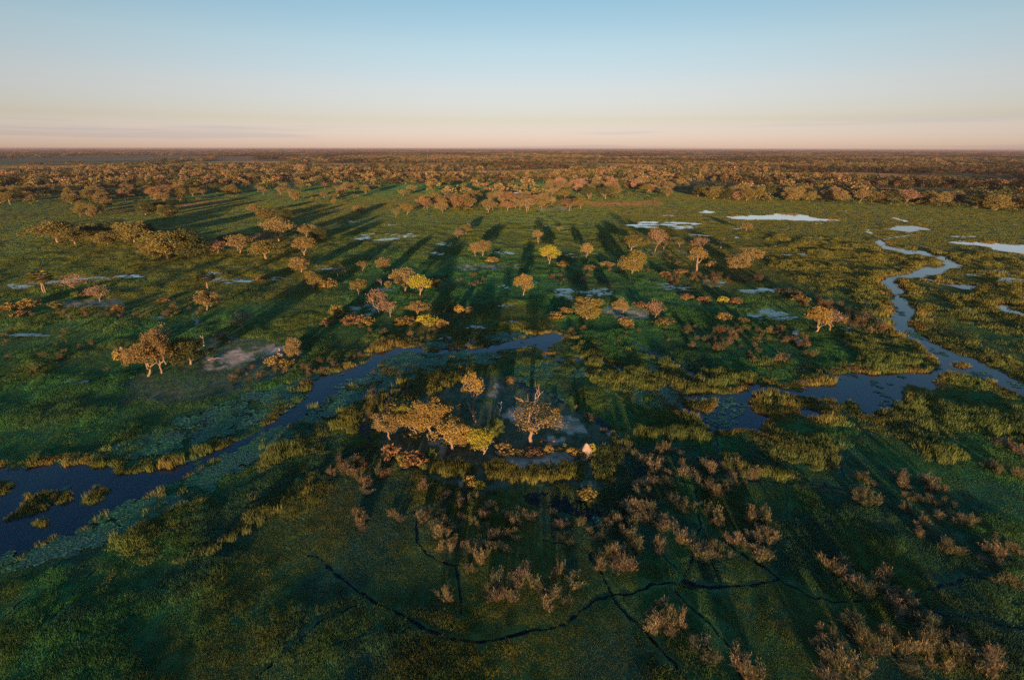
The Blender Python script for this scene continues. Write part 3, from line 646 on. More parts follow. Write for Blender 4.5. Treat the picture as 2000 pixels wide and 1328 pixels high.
# ------------------------------------------------------------------ grass, reed beds, floating leaves (stuff)
kd_pts = np.concatenate(W_rivers + W_lagoons[:3] + W_islets)
kd = KDTree(len(kd_pts))
for i, p in enumerate(kd_pts): kd.insert((p[0], p[1], 0), i)
kd.balance()
def bank_distance(pts): return np.array([kd.find((p[0], p[1], 0))[2] for p in pts])
src_grass = [tuft(300+i, 54, 0.85, 0.5, 0.017, 0.35, M_grass) for i in range(4)]
src_reed = [tuft(320+i, 34, 0.7, 1.0, 0.03, 0.16, M_grass) for i in range(4)]
src_patch = [tuft(340+i, 60, 0.6, 0.16, 0.022, 0.25, M_grass) for i in range(3)]
src_pad = [pads(360+i) for i in range(3)]
gP = []; gS = []; gT = []; gV = []; rP = []; rS = []; rT = []; pP = []; pS = []; pT = []; fP = []; fS = []; fT = []
for (r0, r1, n, k) in ((34, 70, 14000, 0.85), (70, 120, 26000, 0.95), (120, 220, 36000, 1.35), (220, 450, 44000, 2.3)):
    p = sector(r0, r1, n, 66 if r1 < 100 else 58); m = masks(p); d = np.hypot(p[:, 0], p[:, 1])
    bd = bank_distance(p)
    c = cover_colour(p)
    bankw = 7.0*smooth(0.42, 0.68, fbm(p[:, 0]/9, p[:, 1]/9, 61, 3)) + 0.3
    rn = fbm(p[:, 0]/9, p[:, 1]/12, 62, 4)
    tall = (m['reed'] & ((rn > 0.43) | m['isl'] & (rng.random(n) < 0.8))) | ((bd < bankw) & ~m['mat']) | ((bd < bankw*0.45) & (fbm(p[:, 0]/6, p[:, 1]/6, 63, 3) > 0.5))
    away = p/np.maximum(d, 1)[:, None]
    nb_ = np.zeros(n, bool)
    for sh in (1.5, 3.5, 6.0, 9.0): nb_ |= any_in(p + away*sh*max(1.0, k*0.8), W_rivers)
    nb_ &= (p[:, 0] < 25) | (d > 230)
    tall &= ~(nb_ & (rng.random(n) < 0.9))
    drop = (m['water'] & ~(any_in(p, W_lagoons[10:]) & ~any_in(p, W_rivers) & (rng.random(n) < 0.3))) | m['trail'] | (m['pool'] & (rng.random(n) < 0.62)) | (m['sand'] & (rng.random(n) < 0.93))
    drop |= m['mat'] & ~tall & (rng.random(n) < 0.86)
    drop |= m['isl'] & ~tall & (rng.random(n) < 0.66)
    tall &= ~drop
    g = ~drop & ~tall
    hs = np.where(m['isl'] | nb_, 0.4, 0.45+1.3*smooth(0.4, 0.7, fbm(p[:, 0]/10, p[:, 1]/10, 64, 4)))*(0.75+0.5*rng.random(n))
    gP.append(p[g]); gS.append(np.stack([np.full(n, k), np.full(n, k), hs*(0.75+0.25*k)], 1)[g]); gT.append((c*(0.9+0.25*rng.random(n))[:, None])[g])
    hr = np.where(m['isl'], 1.5, 0.55+1.5*smooth(0.40, 0.72, rn))*(0.75+0.4*rng.random(n))
    rc = lerp(c, np.array((0.16, 0.165, 0.04)), np.full(n, 0.55))
    rc = lerp(rc, np.array((0.27, 0.19, 0.05)), smooth(bankw, 0.0, bd)*0.55*(fbm(p[:, 0]/20, p[:, 1]/20, 66, 3) > 0.45))
    rP.append(p[tall]); rS.append(np.stack([np.full(n, k), np.full(n, k), hr*(0.85+0.15*k)], 1)[tall]); rT.append((rc*(0.8+0.45*rng.random(n))[:, None])[tall])
    pm = m['mat'] & ~m['water'] & ~tall
    pP.append(p[pm]); pS.append(np.full((pm.sum(), 3), k)); pT.append(lerp(np.repeat(TEAL[None], pm.sum(), 0), GREEN, smooth(0.45, 0.65, fbm(p[pm][:, 0]/6, p[pm][:, 1]/6, 67, 3))*0.7)*(0.75+0.5*rng.random(pm.sum()))[:, None])
# extra bank reeds right along the water
b = kd_pts[rng.integers(0, len(kd_pts), 12000)]; b = b[fbm(b[:, 0]/11, b[:, 1]/11, 68, 3) > 0.5]
dd_ = np.hypot(b[:, 0], b[:, 1]); b = b + rng.normal(size=b.shape)*np.clip(dd_*0.008, 0.7, 3)[:, None]
mb = masks(b); keep = ~mb['water'] & ~(mb['mat'] & (rng.random(len(b)) < 0.8)) & (np.hypot(b[:, 0], b[:, 1]) < 600) & (b[:, 1] > 30)
awb = b/np.hypot(b[:, 0], b[:, 1])[:, None]; nbb = any_in(b + awb*2.5, W_rivers) | any_in(b + awb*6, W_rivers); keep &= ~(nbb & ((b[:, 0] < 25) | (np.hypot(b[:, 0], b[:, 1]) > 230)) & (rng.random(len(b)) < 0.9))
b = b[keep]; n = len(b); db = np.hypot(b[:, 0], b[:, 1])
gold = fbm(b[:, 0]/14, b[:, 1]/14, 68, 3)
rP.append(b); ks = np.clip(db/110, 0.9, 2.5); rS.append(np.stack([ks, ks, (0.45+0.6*rng.random(n))*(0.85+0.15*ks)], 1))
rT.append(lerp(np.repeat(np.array((0.10, 0.12, 0.03))[None], n, 0), np.array((0.30, 0.20, 0.05)), smooth(0.5, 0.62, gold)*0.7))
# islet reeds
for pl in W_islets:
    lo, hi = pl.min(0), pl.max(0); ar = np.prod(hi-lo); q = lo + rng.random((int(min(900, max(30, ar*2.2))), 2))*(hi-lo); q = q[inside(q, pl)]
    n = len(q); rP.append(q); rS.append(np.stack([np.full(n, 0.8), np.full(n, 0.8), 0.6+0.5*rng.random(n)], 1)); rT.append(lerp(np.repeat(np.array((0.07, 0.11, 0.03))[None], n, 0), np.array((0.16, 0.14, 0.04)), rng.random(n)*0.6))
# loose floating leaves on open water
q = sector(45, 260, 26000); mq = masks(q); q = q[mq['water'] & (fbm(q[:, 0]/7, q[:, 1]/9, 69, 4) > np.where(q[:, 0] < 20, 0.70, 0.60))]
n = len(q); pP.append(q); pS.append(np.full((n, 3), 0.8)); pT.append(np.repeat((TEAL*1.25)[None], n, 0)*(0.75+0.5*rng.random(n))[:, None])
# plain beyond: wider grass patches
for (r0, r1, n, k, h) in ((450, 1000, 46000, 5.0, 3.6), (1000, 3000, 40000, 15.0, 5.0)):
    p = sector(r0, r1, n); m = masks(p); c = cover_colour(p); c = lerp(c, TAN, m['tan']*0.85)
    g = ~(m['water'] | m['pool'] | (m['sand'] & (rng.random(n) < 0.8)))
    fP.append(p[g]); fS.append(np.stack([np.full(n, k), np.full(n, k), h*(0.7+0.6*rng.random(n))], 1)[g]); fT.append((c*(0.85+0.4*rng.random(n))[:, None])[g])
def do(name, P, S, T, src, z, label):
    P = np.concatenate(P); S = np.concatenate(S); T = np.concatenate(T); n = len(P)
    print(name, n)
    scatter(name, np.concatenate([P, np.full((n, 1), z)], 1), S, rng.random(n)*6.28, rng.integers(0, len(src), n), T, src, label)
do('grass', gP, gS, gT, src_grass, 0.0, 'green and olive marsh grass covering the wet plain')
do('reeds', rP, rS, rT, src_reed, 0.0, 'taller reed beds lining the channels and pools')
do('floating_leaves', pP, pS, pT, src_pad, 0.09, 'mats of floating teal green leaves on the water')
do('plain_grass', fP, fS, fT, src_patch, 0.0, 'low grass on the far open plain')

# ------------------------------------------------------------------ trees (things)
COLS = dict(olive=(0.16, 0.145, 0.045), brown=(0.20, 0.165, 0.072), pink=(0.27, 0.18, 0.12), dark=(0.06, 0.075, 0.026), yellow=(0.265, 0.265, 0.035), green=(0.085, 0.14, 0.035), gold=(0.235, 0.18, 0.055), rust=(0.215, 0.135, 0.065), amber=(0.175, 0.135, 0.056), reedtan=(0.22, 0.18, 0.085), reedpink=(0.22, 0.165, 0.09), reedgrey=(0.145, 0.15, 0.065))
PROTO = {}
for k, cnt in (('broad', 7), ('round', 6), ('sparse', 6), ('fork', 5), ('tall', 1)):
    PROTO[k] = [make_tree(hash(k) % 1 + 1000 + 37*len(k)*(i+1) + ord(k[0])*13, k) for i in range(cnt)]
for k, cnt in (('broad', 3), ('fork', 2), ('round', 1)): PROTO[k+'_near'] = [make_tree(5000 + 91*i + len(k), k, True) for i in range(cnt)]
PROTO['umbrella'] = [make_tree(7711, 'umbrella', True)]
PROTO['dead'] = [(make_dead(41),), (make_dead(47),)]
PROTO['palm'] = [make_palm(5)]
PROTO['bush'] = [make_bush(s) for s in (11, 12, 13)]
PROTO['reed'] = [make_reed_clump(s) for s in range(21, 34)]
count = {}
def plant(kind, x, y, hgt, wid, colour, label, group=None, name=None, cat=None, rz=None, jitter=0.12):
    i = count.get(kind, 0); count[kind] = i+1
    meshes = PROTO[kind][i % len(PROTO[kind])]
    nm = name or dict(dead='dead_tree', palm='fan_palm', bush='bush', reed='reed_clump').get(kind, 'tree')
    cat = cat or dict(dead='dead tree', palm='palm', bush='bush', reed='reeds').get(kind, 'tree')
    root = bpy.data.objects.new(nm, None); col.objects.link(root)
    root.location = (x, y, 0); root.scale = (wid, wid, hgt); root.rotation_euler = (0, 0, random.random()*6.28 if rz is None else rz)
    root.empty_display_size = 0.2
    tag(root, label, cat, group)
    c = np.array(COLS[colour])*(1 + (random.random()-0.5)*2*jitter)
    if kind != 'palm': root.scale = (wid*(0.86+0.28*random.random()), wid*(0.86+0.28*random.random()), hgt); root.rotation_euler[0] = random.gauss(0, 0.045); root.rotation_euler[1] = random.gauss(0, 0.045)
    for me in meshes:
        if kind == 'reed' and me.name.startswith('stems'): cc = (0.11, 0.11, 0.06)
        else: cc = c
        o = bpy.data.objects.new(me.name.split('.')[0], me); o.parent = root; col.objects.link(o); o.color = (*cc, 1)
    return root
def plant_px(kind, xb, yb, yt, wpx, colour, label, group=None, **kw):
    if kind in ('tall', 'dead'): kw['rz'] = 0.15
    g = ground_at(xb, yb); x, y = float(g[0]), float(g[1])
    lo, hi = 0.2, 60.0
    for _ in range(40):
        h = (lo+hi)/2
        if project(x, y, h)[1] > yt: lo = h
        else: hi = h
    dep = project(x, y, h*0.6)[2]
    return plant(kind, x, y, h, wpx*dep/F, colour, label, group, **kw)
TREES = [
 ('palm',86,572,528,42,'olive','twin-stemmed fan palm with shaggy round heads at the far left'),
 ('sparse',152,570,534,42,'pink','thin-crowned tree just right of the twin-stemmed palm'),
 ('sparse',196,591,552,42,'pink','pale pink bare-looking tree on a white sand patch at left'),
 ('palm',406,563,533,36,'dark','dark-headed palm beside a pale pool, above an umbrella tree'),
 ('broad',404,607,566,58,'brown','flat-topped brown tree just below the dark-headed palm'),
 ('sparse',472,643,607,54,'pink','rounded pinkish see-through tree standing alone above the sandy island'),
 ('round',575,703,660,38,'brown','dense round brown tree beside the white termite mound by the river'),
 ('fork_near',290,735,664,70,'amber','golden tree with white trunks at the left of the sandy grove'),
 ('fork_near',316,729,640,64,'amber','tallest golden orange tree in the sandy left grove'),
 ('sparse',325,712,634,52,'pink','reddish bare-topped tree rising behind the golden grove'),
 ('round',372,712,650,70,'dark','dark shaded green tree behind the golden grove'),
 ('dead',399,676,632,44,'brown','grey leafless tree leaning right beside the dark shaded tree'),
 ('sparse',434,668,645,30,'rust','small reddish tree right of the leaning leafless tree'),
 ('broad',112,474,430,84,'olive','broad old tree with a bright forked trunk at the left end of the grove'),
 ('broad',148,478,446,56,'olive','low spreading tree right of the bright forked trunk'),
 ('round',210,478,450,52,'olive','rounded olive tree in the middle of the left grove'),
 ('round',180,462,438,50,'dark','dark tree at the back of the left grove'),
 ('round',226,462,434,52,'dark','second dark tree at the back of the left grove'),
 ('round',262,473,430,56,'olive','tall rounded tree near the right end of the left grove'),
 ('sparse',231,448,424,30,'brown','small pale-topped tree rising behind the left grove'),
 ('round',290,464,436,40,'dark','dark tree at the right end of the left grove'),
 ('round',298,502,462,52,'olive','olive tree at the left end of the big dense clump'),
 ('round',330,505,447,68,'olive','tallest rounded tree of the big dense clump'),
 ('round',368,502,446,70,'dark','dark rounded tree at the right end of the big dense clump'),
 ('broad',425,495,468,40,'pink','pinkish spreading tree just right of the big dense clump'),
 ('broad',469,496,456,44,'brown','brown tree left of the white-trunked umbrella tree'),
 ('broad',520,506,468,64,'olive','umbrella tree with a bright white trunk in the centre-left grove'),
 ('broad',546,472,424,54,'brown','tall spreading brown tree above the centre-left grove'),
 ('sparse',515,476,455,52,'pink','mauve thin-leaved tree behind the white-trunked umbrella tree'),
 ('fork',595,499,461,42,'gold','yellowish tree at the right of the centre-left grove'),
 ('broad',598,464,436,42,'brown','brown tree behind the yellowish tree of the centre-left grove'),
 ('round',624,470,440,26,'dark','narrow dark tree at the right end of the centre-left grove'),
 ('sparse',574,482,462,28,'pink','small pink tree left of the yellowish grove tree'),
 ('broad',497,420,398,32,'brown','tree at the top of the line running down to the centre-left grove'),
 ('round',523,430,407,48,'olive','wide tree second down the line to the centre-left grove'),
 ('round',557,432,410,28,'dark','dark tree third down the line to the centre-left grove'),
 ('round',588,532,497,42,'brown','lone rounded brown tree below the centre-left grove'),
 ('fork',614,567,527,40,'olive','many-stemmed tree below the lone rounded brown tree'),
 ('sparse',661,541,513,30,'brown','small thin tree between pools right of the many-stemmed tree'),
 ('sparse',772,425,406,18,'brown','thin small tree at the left edge of the striped green plain'),
 ('broad',795,420,398,26,'gold','bright yellow-topped tree at the left end of the front tree belt'),
 ('round',702,415,401,20,'brown','solitary round bush-like tree in the dark green plain'),
 ('broad',929,501,472,24,'brown','left tree of the close pair with white trunks in mid plain'),
 ('broad',942,501,468,40,'brown','right tree of the close pair with white trunks in mid plain'),
 ('sparse',895,467,447,22,'pink','thin pinkish tree by a pool above the close pair'),
 ('broad',910,458,438,26,'olive','rounded tree just behind the thin pinkish pool tree'),
 ('tall',1051,475,451,20,'brown','slim upright tree alone between shadow stripes'),
 ('broad',1072,516,479,36,'yellow','bright yellow green round tree in the middle of the plain'),
 ('broad',1145,506,473,28,'brown','forked brown tree right of the bright yellow green tree'),
 ('sparse',1093,452,441,14,'pink','tiny pink bush-like tree on the striped shadows'),
 ('broad',1233,490,458,50,'olive','dark flat-topped tree above the dense hanging tree'),
 ('round',1234,535,484,52,'olive','dense tree with foliage hanging to the ground'),
 ('sparse',1278,492,443,36,'pink','tall pinkish tree with two crowns beside a sandbank'),
 ('broad',1296,487,456,30,'brown','rounded tree right of the tall pinkish tree by the sandbank'),
 ('sparse',1327,483,464,20,'dark','small dark thin tree on the sandbank'),
 ('sparse',1366,490,461,42,'pink','wide mauve-brown tree above the slender double-headed tree'),
 ('tall',1360,530,485,34,'gold','slender yellowish double-headed tree'),
 ('dead',1408,485,462,22,'brown','leaning bare stub of a tree right of the mauve-brown tree'),
 ('broad',1457,452,434,22,'brown','small umbrella tree below the shining lagoon'),
 ('round',1440,525,495,44,'brown','round brown tree at the edge of the right hand marsh'),
 ('broad',1464,512,483,38,'brown','taller tree behind the round brown one by the right hand marsh'),
 ('sparse',708,530,508,24,'brown','small orange tree left of the pale mid-plain thicket'),
 ('broad',750,534,500,32,'brown','taller orange tree just left of the pale mid-plain thicket'),
 ('broad',790,570,524,66,'brown','wide brown umbrella tree leaning left behind the yellow-green one'),
 ('fork',820,577,531,40,'yellow','yellow green tree with a pale forked trunk beside the brown umbrella tree'),
 ('broad',701,576,543,32,'olive','small olive tree standing by itself left of the umbrella pair'),
 ('dead',745,560,540,20,'brown','short broken pale stump leaning left'),
 ('sparse',741,614,563,46,'pink','tall almost bare pinkish tree by the small sand patch'),
 ('sparse',762,619,584,42,'pink','low spreading almost bare tree right of the tall pinkish one'),
 ('broad',816,617,586,40,'brown','dense orange brown tree right of the two almost bare trees'),
 ('fork',1022,577,531,36,'gold','lone thin yellowish tree with open tiers in mid plain'),
 ('round',1147,624,573,66,'olive','large dense spreading tree on the central sand island'),
 ('broad',1212,622,583,32,'brown','small tree in the middle of the central sand island'),
 ('sparse',1276,628,585,40,'pink','pale bare-branched tree at the right end of the central sand island'),
 ('fork_near',1592,650,594,58,'gold','left half of the great spreading tree by the eastern river'),
 ('sparse',1618,648,600,64,'pink','right half of the great spreading tree, with bare slanting limbs'),
 # the near island
 ('tall',924,812,730,40,'gold','tall slim orange-lit tree rising from the near island'),
 ('dead',1034,838,738,64,'rust','tall leafless red-brown tree rising behind the umbrella tree'),
 ('umbrella',1038,869,797,120,'brown','big umbrella tree with a glowing trunk on the near island'),
 ('broad_near',886,880,812,88,'gold','broad tree at the front of the near island thicket'),
 ('broad_near',848,858,776,80,'gold','tallest broad tree of the near island thicket'),
 ('broad_near',815,858,800,70,'gold','middle tree of the near island thicket'),
 ('broad_near',762,860,806,66,'brown','leftmost tree of the near island thicket, over the water'),
 ('fork_near',790,842,790,44,'yellow','yellow green tree inside the near island thicket'),
 ('fork_near',942,890,834,66,'yellow','vivid yellow green tree in front of the near island thicket'),
 ('round_near',968,852,816,34,'green','dark green bushy tree left of the umbrella tree'),
 ('round_near',905,868,826,56,'gold','low olive tree between the thicket and the vivid tree'),
]
for t in TREES: plant_px(*t)

BUSHES = [(812,905,876,54,'rust','orange bush at the lower left of the near island'),(766,892,864,42,'rust','reddish bush at the left shore of the near island'),(790,905,884,36,'olive','olive bush between two orange bushes on the near island'),
 (845,893,874,26,'green','small green bush on the bare patch of the near island'),(986,884,864,44,'brown','wide brown bush under the umbrella tree'),(1042,889,877,40,'rust','flat orange bush in front of the glowing trunk'),
 (1016,888,877,24,'gold','yellow bush left of the flat orange bush'),(1071,884,867,20,'gold','small bare-twigged bush between the umbrella tree and mound'),(1056,868,860,12,'gold','tiny yellow bush by the fallen log'),
 (1092,880,872,16,'gold','tiny yellow bush halfway to the big mound'),(1105,877,866,16,'yellow','small yellow bush behind the one halfway to the mound'),(1118,888,872,28,'gold','yellow bush at the left foot of the big mound'),
 (1140,892,878,34,'gold','golden bush right in front of the big mound'),(1157,886,862,16,'yellow','bright bush on the right shoulder of the big mound'),(993,750,732,22,'gold','bright golden bush at the back of the near island'),
 (918,948,926,30,'gold','golden bush on the small mound islet below the near island'),(934,952,938,26,'yellow','yellow bush at the right of the small mound islet'),(905,842,828,26,'brown','shaded bush behind the thicket'),
 (1148,972,948,44,'olive','olive bush on the round islet right of the dark pond'),(1085,805,796,20,'gold','yellow bush by the sand strip behind the umbrella tree'),(835,636,609,40,'yellow','yellow bush right of the two almost bare trees'),
 (862,640,620,26,'gold','golden bush next to the yellow bush'),(640,562,540,38,'gold','green-gold bush beside the many-stemmed tree'),(897,612,592,20,'gold','yellow bush by the footpath in mid plain'),(916,612,596,22,'brown','brown bush by the footpath in mid plain'),
 (1222,636,617,32,'gold','golden bush at the front of the central sand island'),(1295,634,618,46,'olive','olive bush right of the pale bare-branched tree'),(1105,612,598,30,'gold','golden bush left of the central sand island'),
 (1085,622,608,36,'gold','long low golden bush on the shore left of the central island'),(1250,600,588,30,'rust','reddish bush behind the central sand island'),(1410,590,576,24,'yellow','yellow bush on the eastern sand strip'),(1436,592,580,26,'rust','reddish bush right of the yellow one on the sand strip'),
 (1340,584,572,26,'rust','low reddish bush on the eastern sand strip'),(1375,590,578,30,'rust','second low reddish bush on the eastern sand strip'),(1412,624,608,34,'gold','golden bush above the eastern reed clumps'),(1452,630,618,24,'olive','small bush right of the golden bush above the reed clumps'),
 (1562,590,574,34,'gold','golden bush behind the great spreading tree'),(1390,522,508,30,'brown','brown bush right of the slender double-headed tree'),(1330,535,524,26,'rust','reddish bush in the marsh right of the dense hanging tree'),(1300,540,528,24,'rust','reddish bush next to the dense hanging tree'),
 (1150,528,516,32,'brown','brown bush right of the bright yellow green tree'),(1100,522,508,26,'gold','golden bush at the foot of the bright yellow green tree'),(1185,520,508,30,'brown','brown bush in the middle of the plain'),(960,512,500,24,'gold','golden bush right of the close pair'),
 (1020,548,536,22,'rust','reddish bush above the lone tiered tree'),(760,560,546,20,'brown','brown bush at the foot of the umbrella pair'),(845,560,542,40,'olive','olive bush right of the forked yellow green tree'),(540,712,690,40,'gold','gold bush in front of the white termite mound'),
 (560,716,700,34,'olive','olive bush by the river below the round brown tree'),(240,702,676,34,'gold','golden bush at the left end of the sandy grove'),(150,580,566,18,'green','green bush under the thin-crowned tree'),(60,600,580,40,'gold','golden bush below the twin-stemmed palm'),
 (20,605,590,36,'gold','golden bush at the left edge below the palm'),(110,600,586,30,'olive','olive bush left of the pale pink tree'),(40,618,604,34,'rust','reddish low bush at the left edge'),(230,604,594,26,'gold','golden bush right of the sand patch at left'),
 (320,590,580,24,'rust','small reddish bush left of the flat-topped brown tree'),(510,548,538,26,'rust','small reddish bush in the pools under the grove'),(640,635,620,26,'rust','reddish bush between the river and the mid plain trees'),(690,632,612,50,'rust','long reddish bush in front of the small sand patch'),
 (720,632,616,36,'gold','golden bush in front of the two almost bare trees'),(790,632,618,44,'gold','golden hedge-like bush in front of the orange brown tree'),(660,622,588,28,'olive','tall narrow olive bush beside the small sand patch')]
for x, y, yt, w, c, l in BUSHES: plant_px('bush', x, y, yt, w, c, l, 'bushes scattered over the marsh')

# tree belts
BELTS = [
 ([(822,400),(1000,392),(1132,399),(1135,412),(1000,416),(830,419)],42,(11,17),'in the front belt','front tree belt','broad fork round broad sparse'.split(),'brown brown olive rust'.split()),
 ([(1060,366),(1310,362),(1318,382),(1285,394),(1150,390),(1060,388)],42,(12,19),'in the belt right of the striped plain','belt right of the striped plain','broad round fork sparse'.split(),'brown brown olive pink dark'.split()),
 ([(1342,384),(1500,386),(1700,390),(1850,398),(2040,410),(2040,418),(1800,404),(1680,396),(1500,394),(1348,389)],54,(14,21),'along the long right wood','front of the long right wood','round broad round fork'.split(),'dark olive brown pink olive'.split()),
 ([(500,370),(840,372),(840,382),(560,398),(500,388)],20,(9,15),'on the left centre flats','trees on the left centre flats','broad round sparse'.split(),'brown olive'.split()),
 ([(-30,385),(62,380),(62,400),(-30,402)],9,(12,17),'in the left edge clump','clump at the far left edge','round broad'.split(),'dark olive brown'.split()),
 ([(125,385),(212,385),(212,401),(132,402)],12,(11,16),'in the wood above the left plain','small wood above the left plain','broad round'.split(),'brown olive'.split()),
 ([(215,376),(450,364),(498,384),(330,400),(240,402)],26,(11,17),'in the upper left wood','scattered wood at upper left','broad round sparse fork'.split(),'brown olive dark rust'.split()),
 ([(142,412),(250,406),(252,424),(148,426)],8,(9,13),'in the left plain row','short row on the left plain','broad round'.split(),'brown olive'.split()),
 ([(280,404),(336,410),(336,426),(286,424)],7,(10,15),'in the clump behind the left grove','dark clump behind the left grove','round'.split(),'dark dark olive'.split()),
]
LOOK = dict(brown='brown', olive='olive', dark='dark green', pink='pinkish', gold='golden', rust='reddish', yellow='yellow', reedtan='tan', reedpink='pinkish', reedgrey='grey green')
FORM = dict(broad='spreading', round='rounded', sparse='thin-crowned', fork='many-stemmed')
def nth(k):
    w = 'first second third fourth fifth sixth seventh eighth ninth tenth'.split()
    return w[k] if k < 10 else '%d%s' % (k+1, 'th' if 10 <= (k+1) % 100 <= 20 else {1: 'st', 2: 'nd', 3: 'rd'}.get((k+1) % 10, 'th'))
n_belt = 0
for poly, n, (h0, h1), lab, grp, kinds, cols in BELTS:
    P = ground_at([p[0] for p in poly], [p[1] for p in poly]); placed = []
    lo, hi = P.min(0), P.max(0); tries = 0
    while len(placed) < n and tries < 20000:
        tries += 1
        q = lo + rng.random(2)*(hi-lo)
        if not inside(q[None], P)[0]: continue
        if placed and min(np.hypot(*(q-z)) for z in placed) < (9 if tries < 4000 else 4): continue
        placed.append(q)
    placed.sort(key=lambda q: q[0]/q[1])
    for k, q in enumerate(placed):
        h = h0 + (h1-h0)*random.random(); kd_, cl = random.choice(kinds), random.choice(cols)
        plant(kd_, float(q[0]), float(q[1]), h, h*(1.0+0.5*random.random()), cl, '%s %s tree, %s from the left %s' % (LOOK[cl], FORM[kd_], nth(k), lab), grp)
        n_belt += 1
print('belt trees', n_belt)

# ------------------------------------------------------------------ far woodland (stuff)
src_t1 = [far_tree(400+i, 1, 0.0, 110, 0.085) for i in range(4)]
src_t2 = [far_tree(410+i, 5, 1.2, 54, 0.13) for i in range(3)]
src_t3 = [far_tree(420+i, 14, 3.2, 27, 0.2) for i in range(3)]
CC = np.array([(0.22, 0.15, 0.075), COLS['olive'], COLS['dark'], COLS['brown'], (0.22, 0.15, 0.075), COLS['dark']])
wood = []
TALLMASK = [ground_at([p[0] for p in b_[0]], [p[1] for p in b_[0]]) for b_ in BELTS]
for (r0, r1, n, src, base, thr) in ((620, 1250, 2500, src_t1, 12, 0.545), (1150, 2600, 36000, src_t1, 12, 0.50), (2600, 6500, 36000, src_t2, 12, 0.495), (6500, 40000, 66000, src_t3, 13, 0.45)):
    p = sector(r0, r1, n, 56)
    d = np.hypot(p[:, 0], p[:, 1])
    dens = wood_density(p)
    keep = (dens + (rng.random(n)-0.5)*0.10 > thr)
    m = any_in(warp(p, 0.012), P_tan) | any_in(p, W_lagoons) | any_in(p, W_rivers)
    keep &= ~m
    if r0 < 1200:   # the near plain stays open; only beyond the belts
        pxx, pyy, _ = project(p[:, 0], p[:, 1], np.zeros(n))
        keep &= (d > 1150) | (p[:, 0]/p[:, 1] < -0.35) & (d > 800) | (np.abs(p[:, 0]/p[:, 1]) < 0.35) & (d > 960)
    p = p[keep]; n = len(p); s = base*(0.7+0.6*rng.random(n))
    t = CC[rng.integers(0, len(CC), n)]*(0.45+0.55*rng.random(n))[:, None]*(0.55+0.9*smooth(0.38, 0.62, fbm(p[:, 0]/500, p[:, 1]/700, 77, 4)))[:, None]*(0.92 - 0.3*smooth(1200, 5000, np.hypot(p[:, 0], p[:, 1])))[:, None]
    wood.append(n)
    scatter('woodland', np.concatenate([p, np.zeros((n, 1))], 1), np.stack([s*1.05, s*1.05, s], 1), rng.random(n)*6.28, rng.integers(0, len(src), n), t, src, 'distant brown woodland stretching to the horizon')
print('wood', wood)
P2 = []; S2 = []; T2 = []
SECOND = [([(830,366),(1030,358),(1060,388),(840,392)],60,12,0),([(1400,372),(1640,360),(1720,384),(1500,384)],70,14,0),([(500,356),(800,355),(1040,353),(1040,360),(800,363),(500,367)],80,8.5,0),([(1640,352),(1800,356),(2040,372),(2040,382),(1800,368),(1640,362)],60,12,0),
 ([(1860,388),(2040,392),(2040,406),(1900,398)],30,14,0),([(215,358),(450,352),(480,362),(250,374)],60,12,0),([(0,366),(130,362),(200,366),(100,378),(0,380)],30,13,0),([(640,385),(700,383),(690,398),(600,402)],10,9,0),
 ([(822,396),(1000,388),(1132,396),(1135,412),(1000,414),(830,417)],90,4.0,1),([(1060,364),(1310,360),(1318,384),(1285,395),(1150,391),(1060,388)],120,4.5,1),([(1342,382),(1700,388),(2040,406),(2040,419),(1800,405),(1500,395)],150,6,1),([(1400,372),(1640,360),(1720,384),(1500,384)],60,6,1),
 ([(215,372),(450,358),(498,388),(330,402),(240,404)],110,4.5,1),([(70,440),(300,438),(300,474),(80,476)],46,4.5,1),([(280,470),(400,468),(410,502),(290,505)],26,4,1),([(400,470),(620,450),(630,490),(560,500),(400,498)],40,3.6,1),([(125,383),(215,383),(215,402),(130,403)],30,4.5,1),([(-30,384),(110,378),(130,398),(-30,404)],40,5,1),
 ([(490,405),(560,410),(570,436),(500,430)],18,3.5,1),([(340,690),(420,655),(450,670),(380,712)],14,2.4,1),([(775,800),(900,790),(930,850),(880,872),(770,862)],16,2.4,1),([(500,356),(1040,353),(1040,361),(500,368)],80,3,1)]
for poly, n, hh, under in SECOND:
    PG = ground_at([p[0] for p in poly], [p[1] for p in poly]); q = PG.min(0) + rng.random((n*8, 2))*(PG.max(0)-PG.min(0)); q = q[inside(q, PG)][:n]; n = len(q)
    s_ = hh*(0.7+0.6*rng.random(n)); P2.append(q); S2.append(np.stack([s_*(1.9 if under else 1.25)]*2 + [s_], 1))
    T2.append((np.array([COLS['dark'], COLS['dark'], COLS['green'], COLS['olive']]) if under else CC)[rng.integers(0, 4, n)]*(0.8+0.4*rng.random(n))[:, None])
do('undergrowth', P2, S2, T2, src_t1, 0.0, 'dark undergrowth and back rows filling the woods and groves')

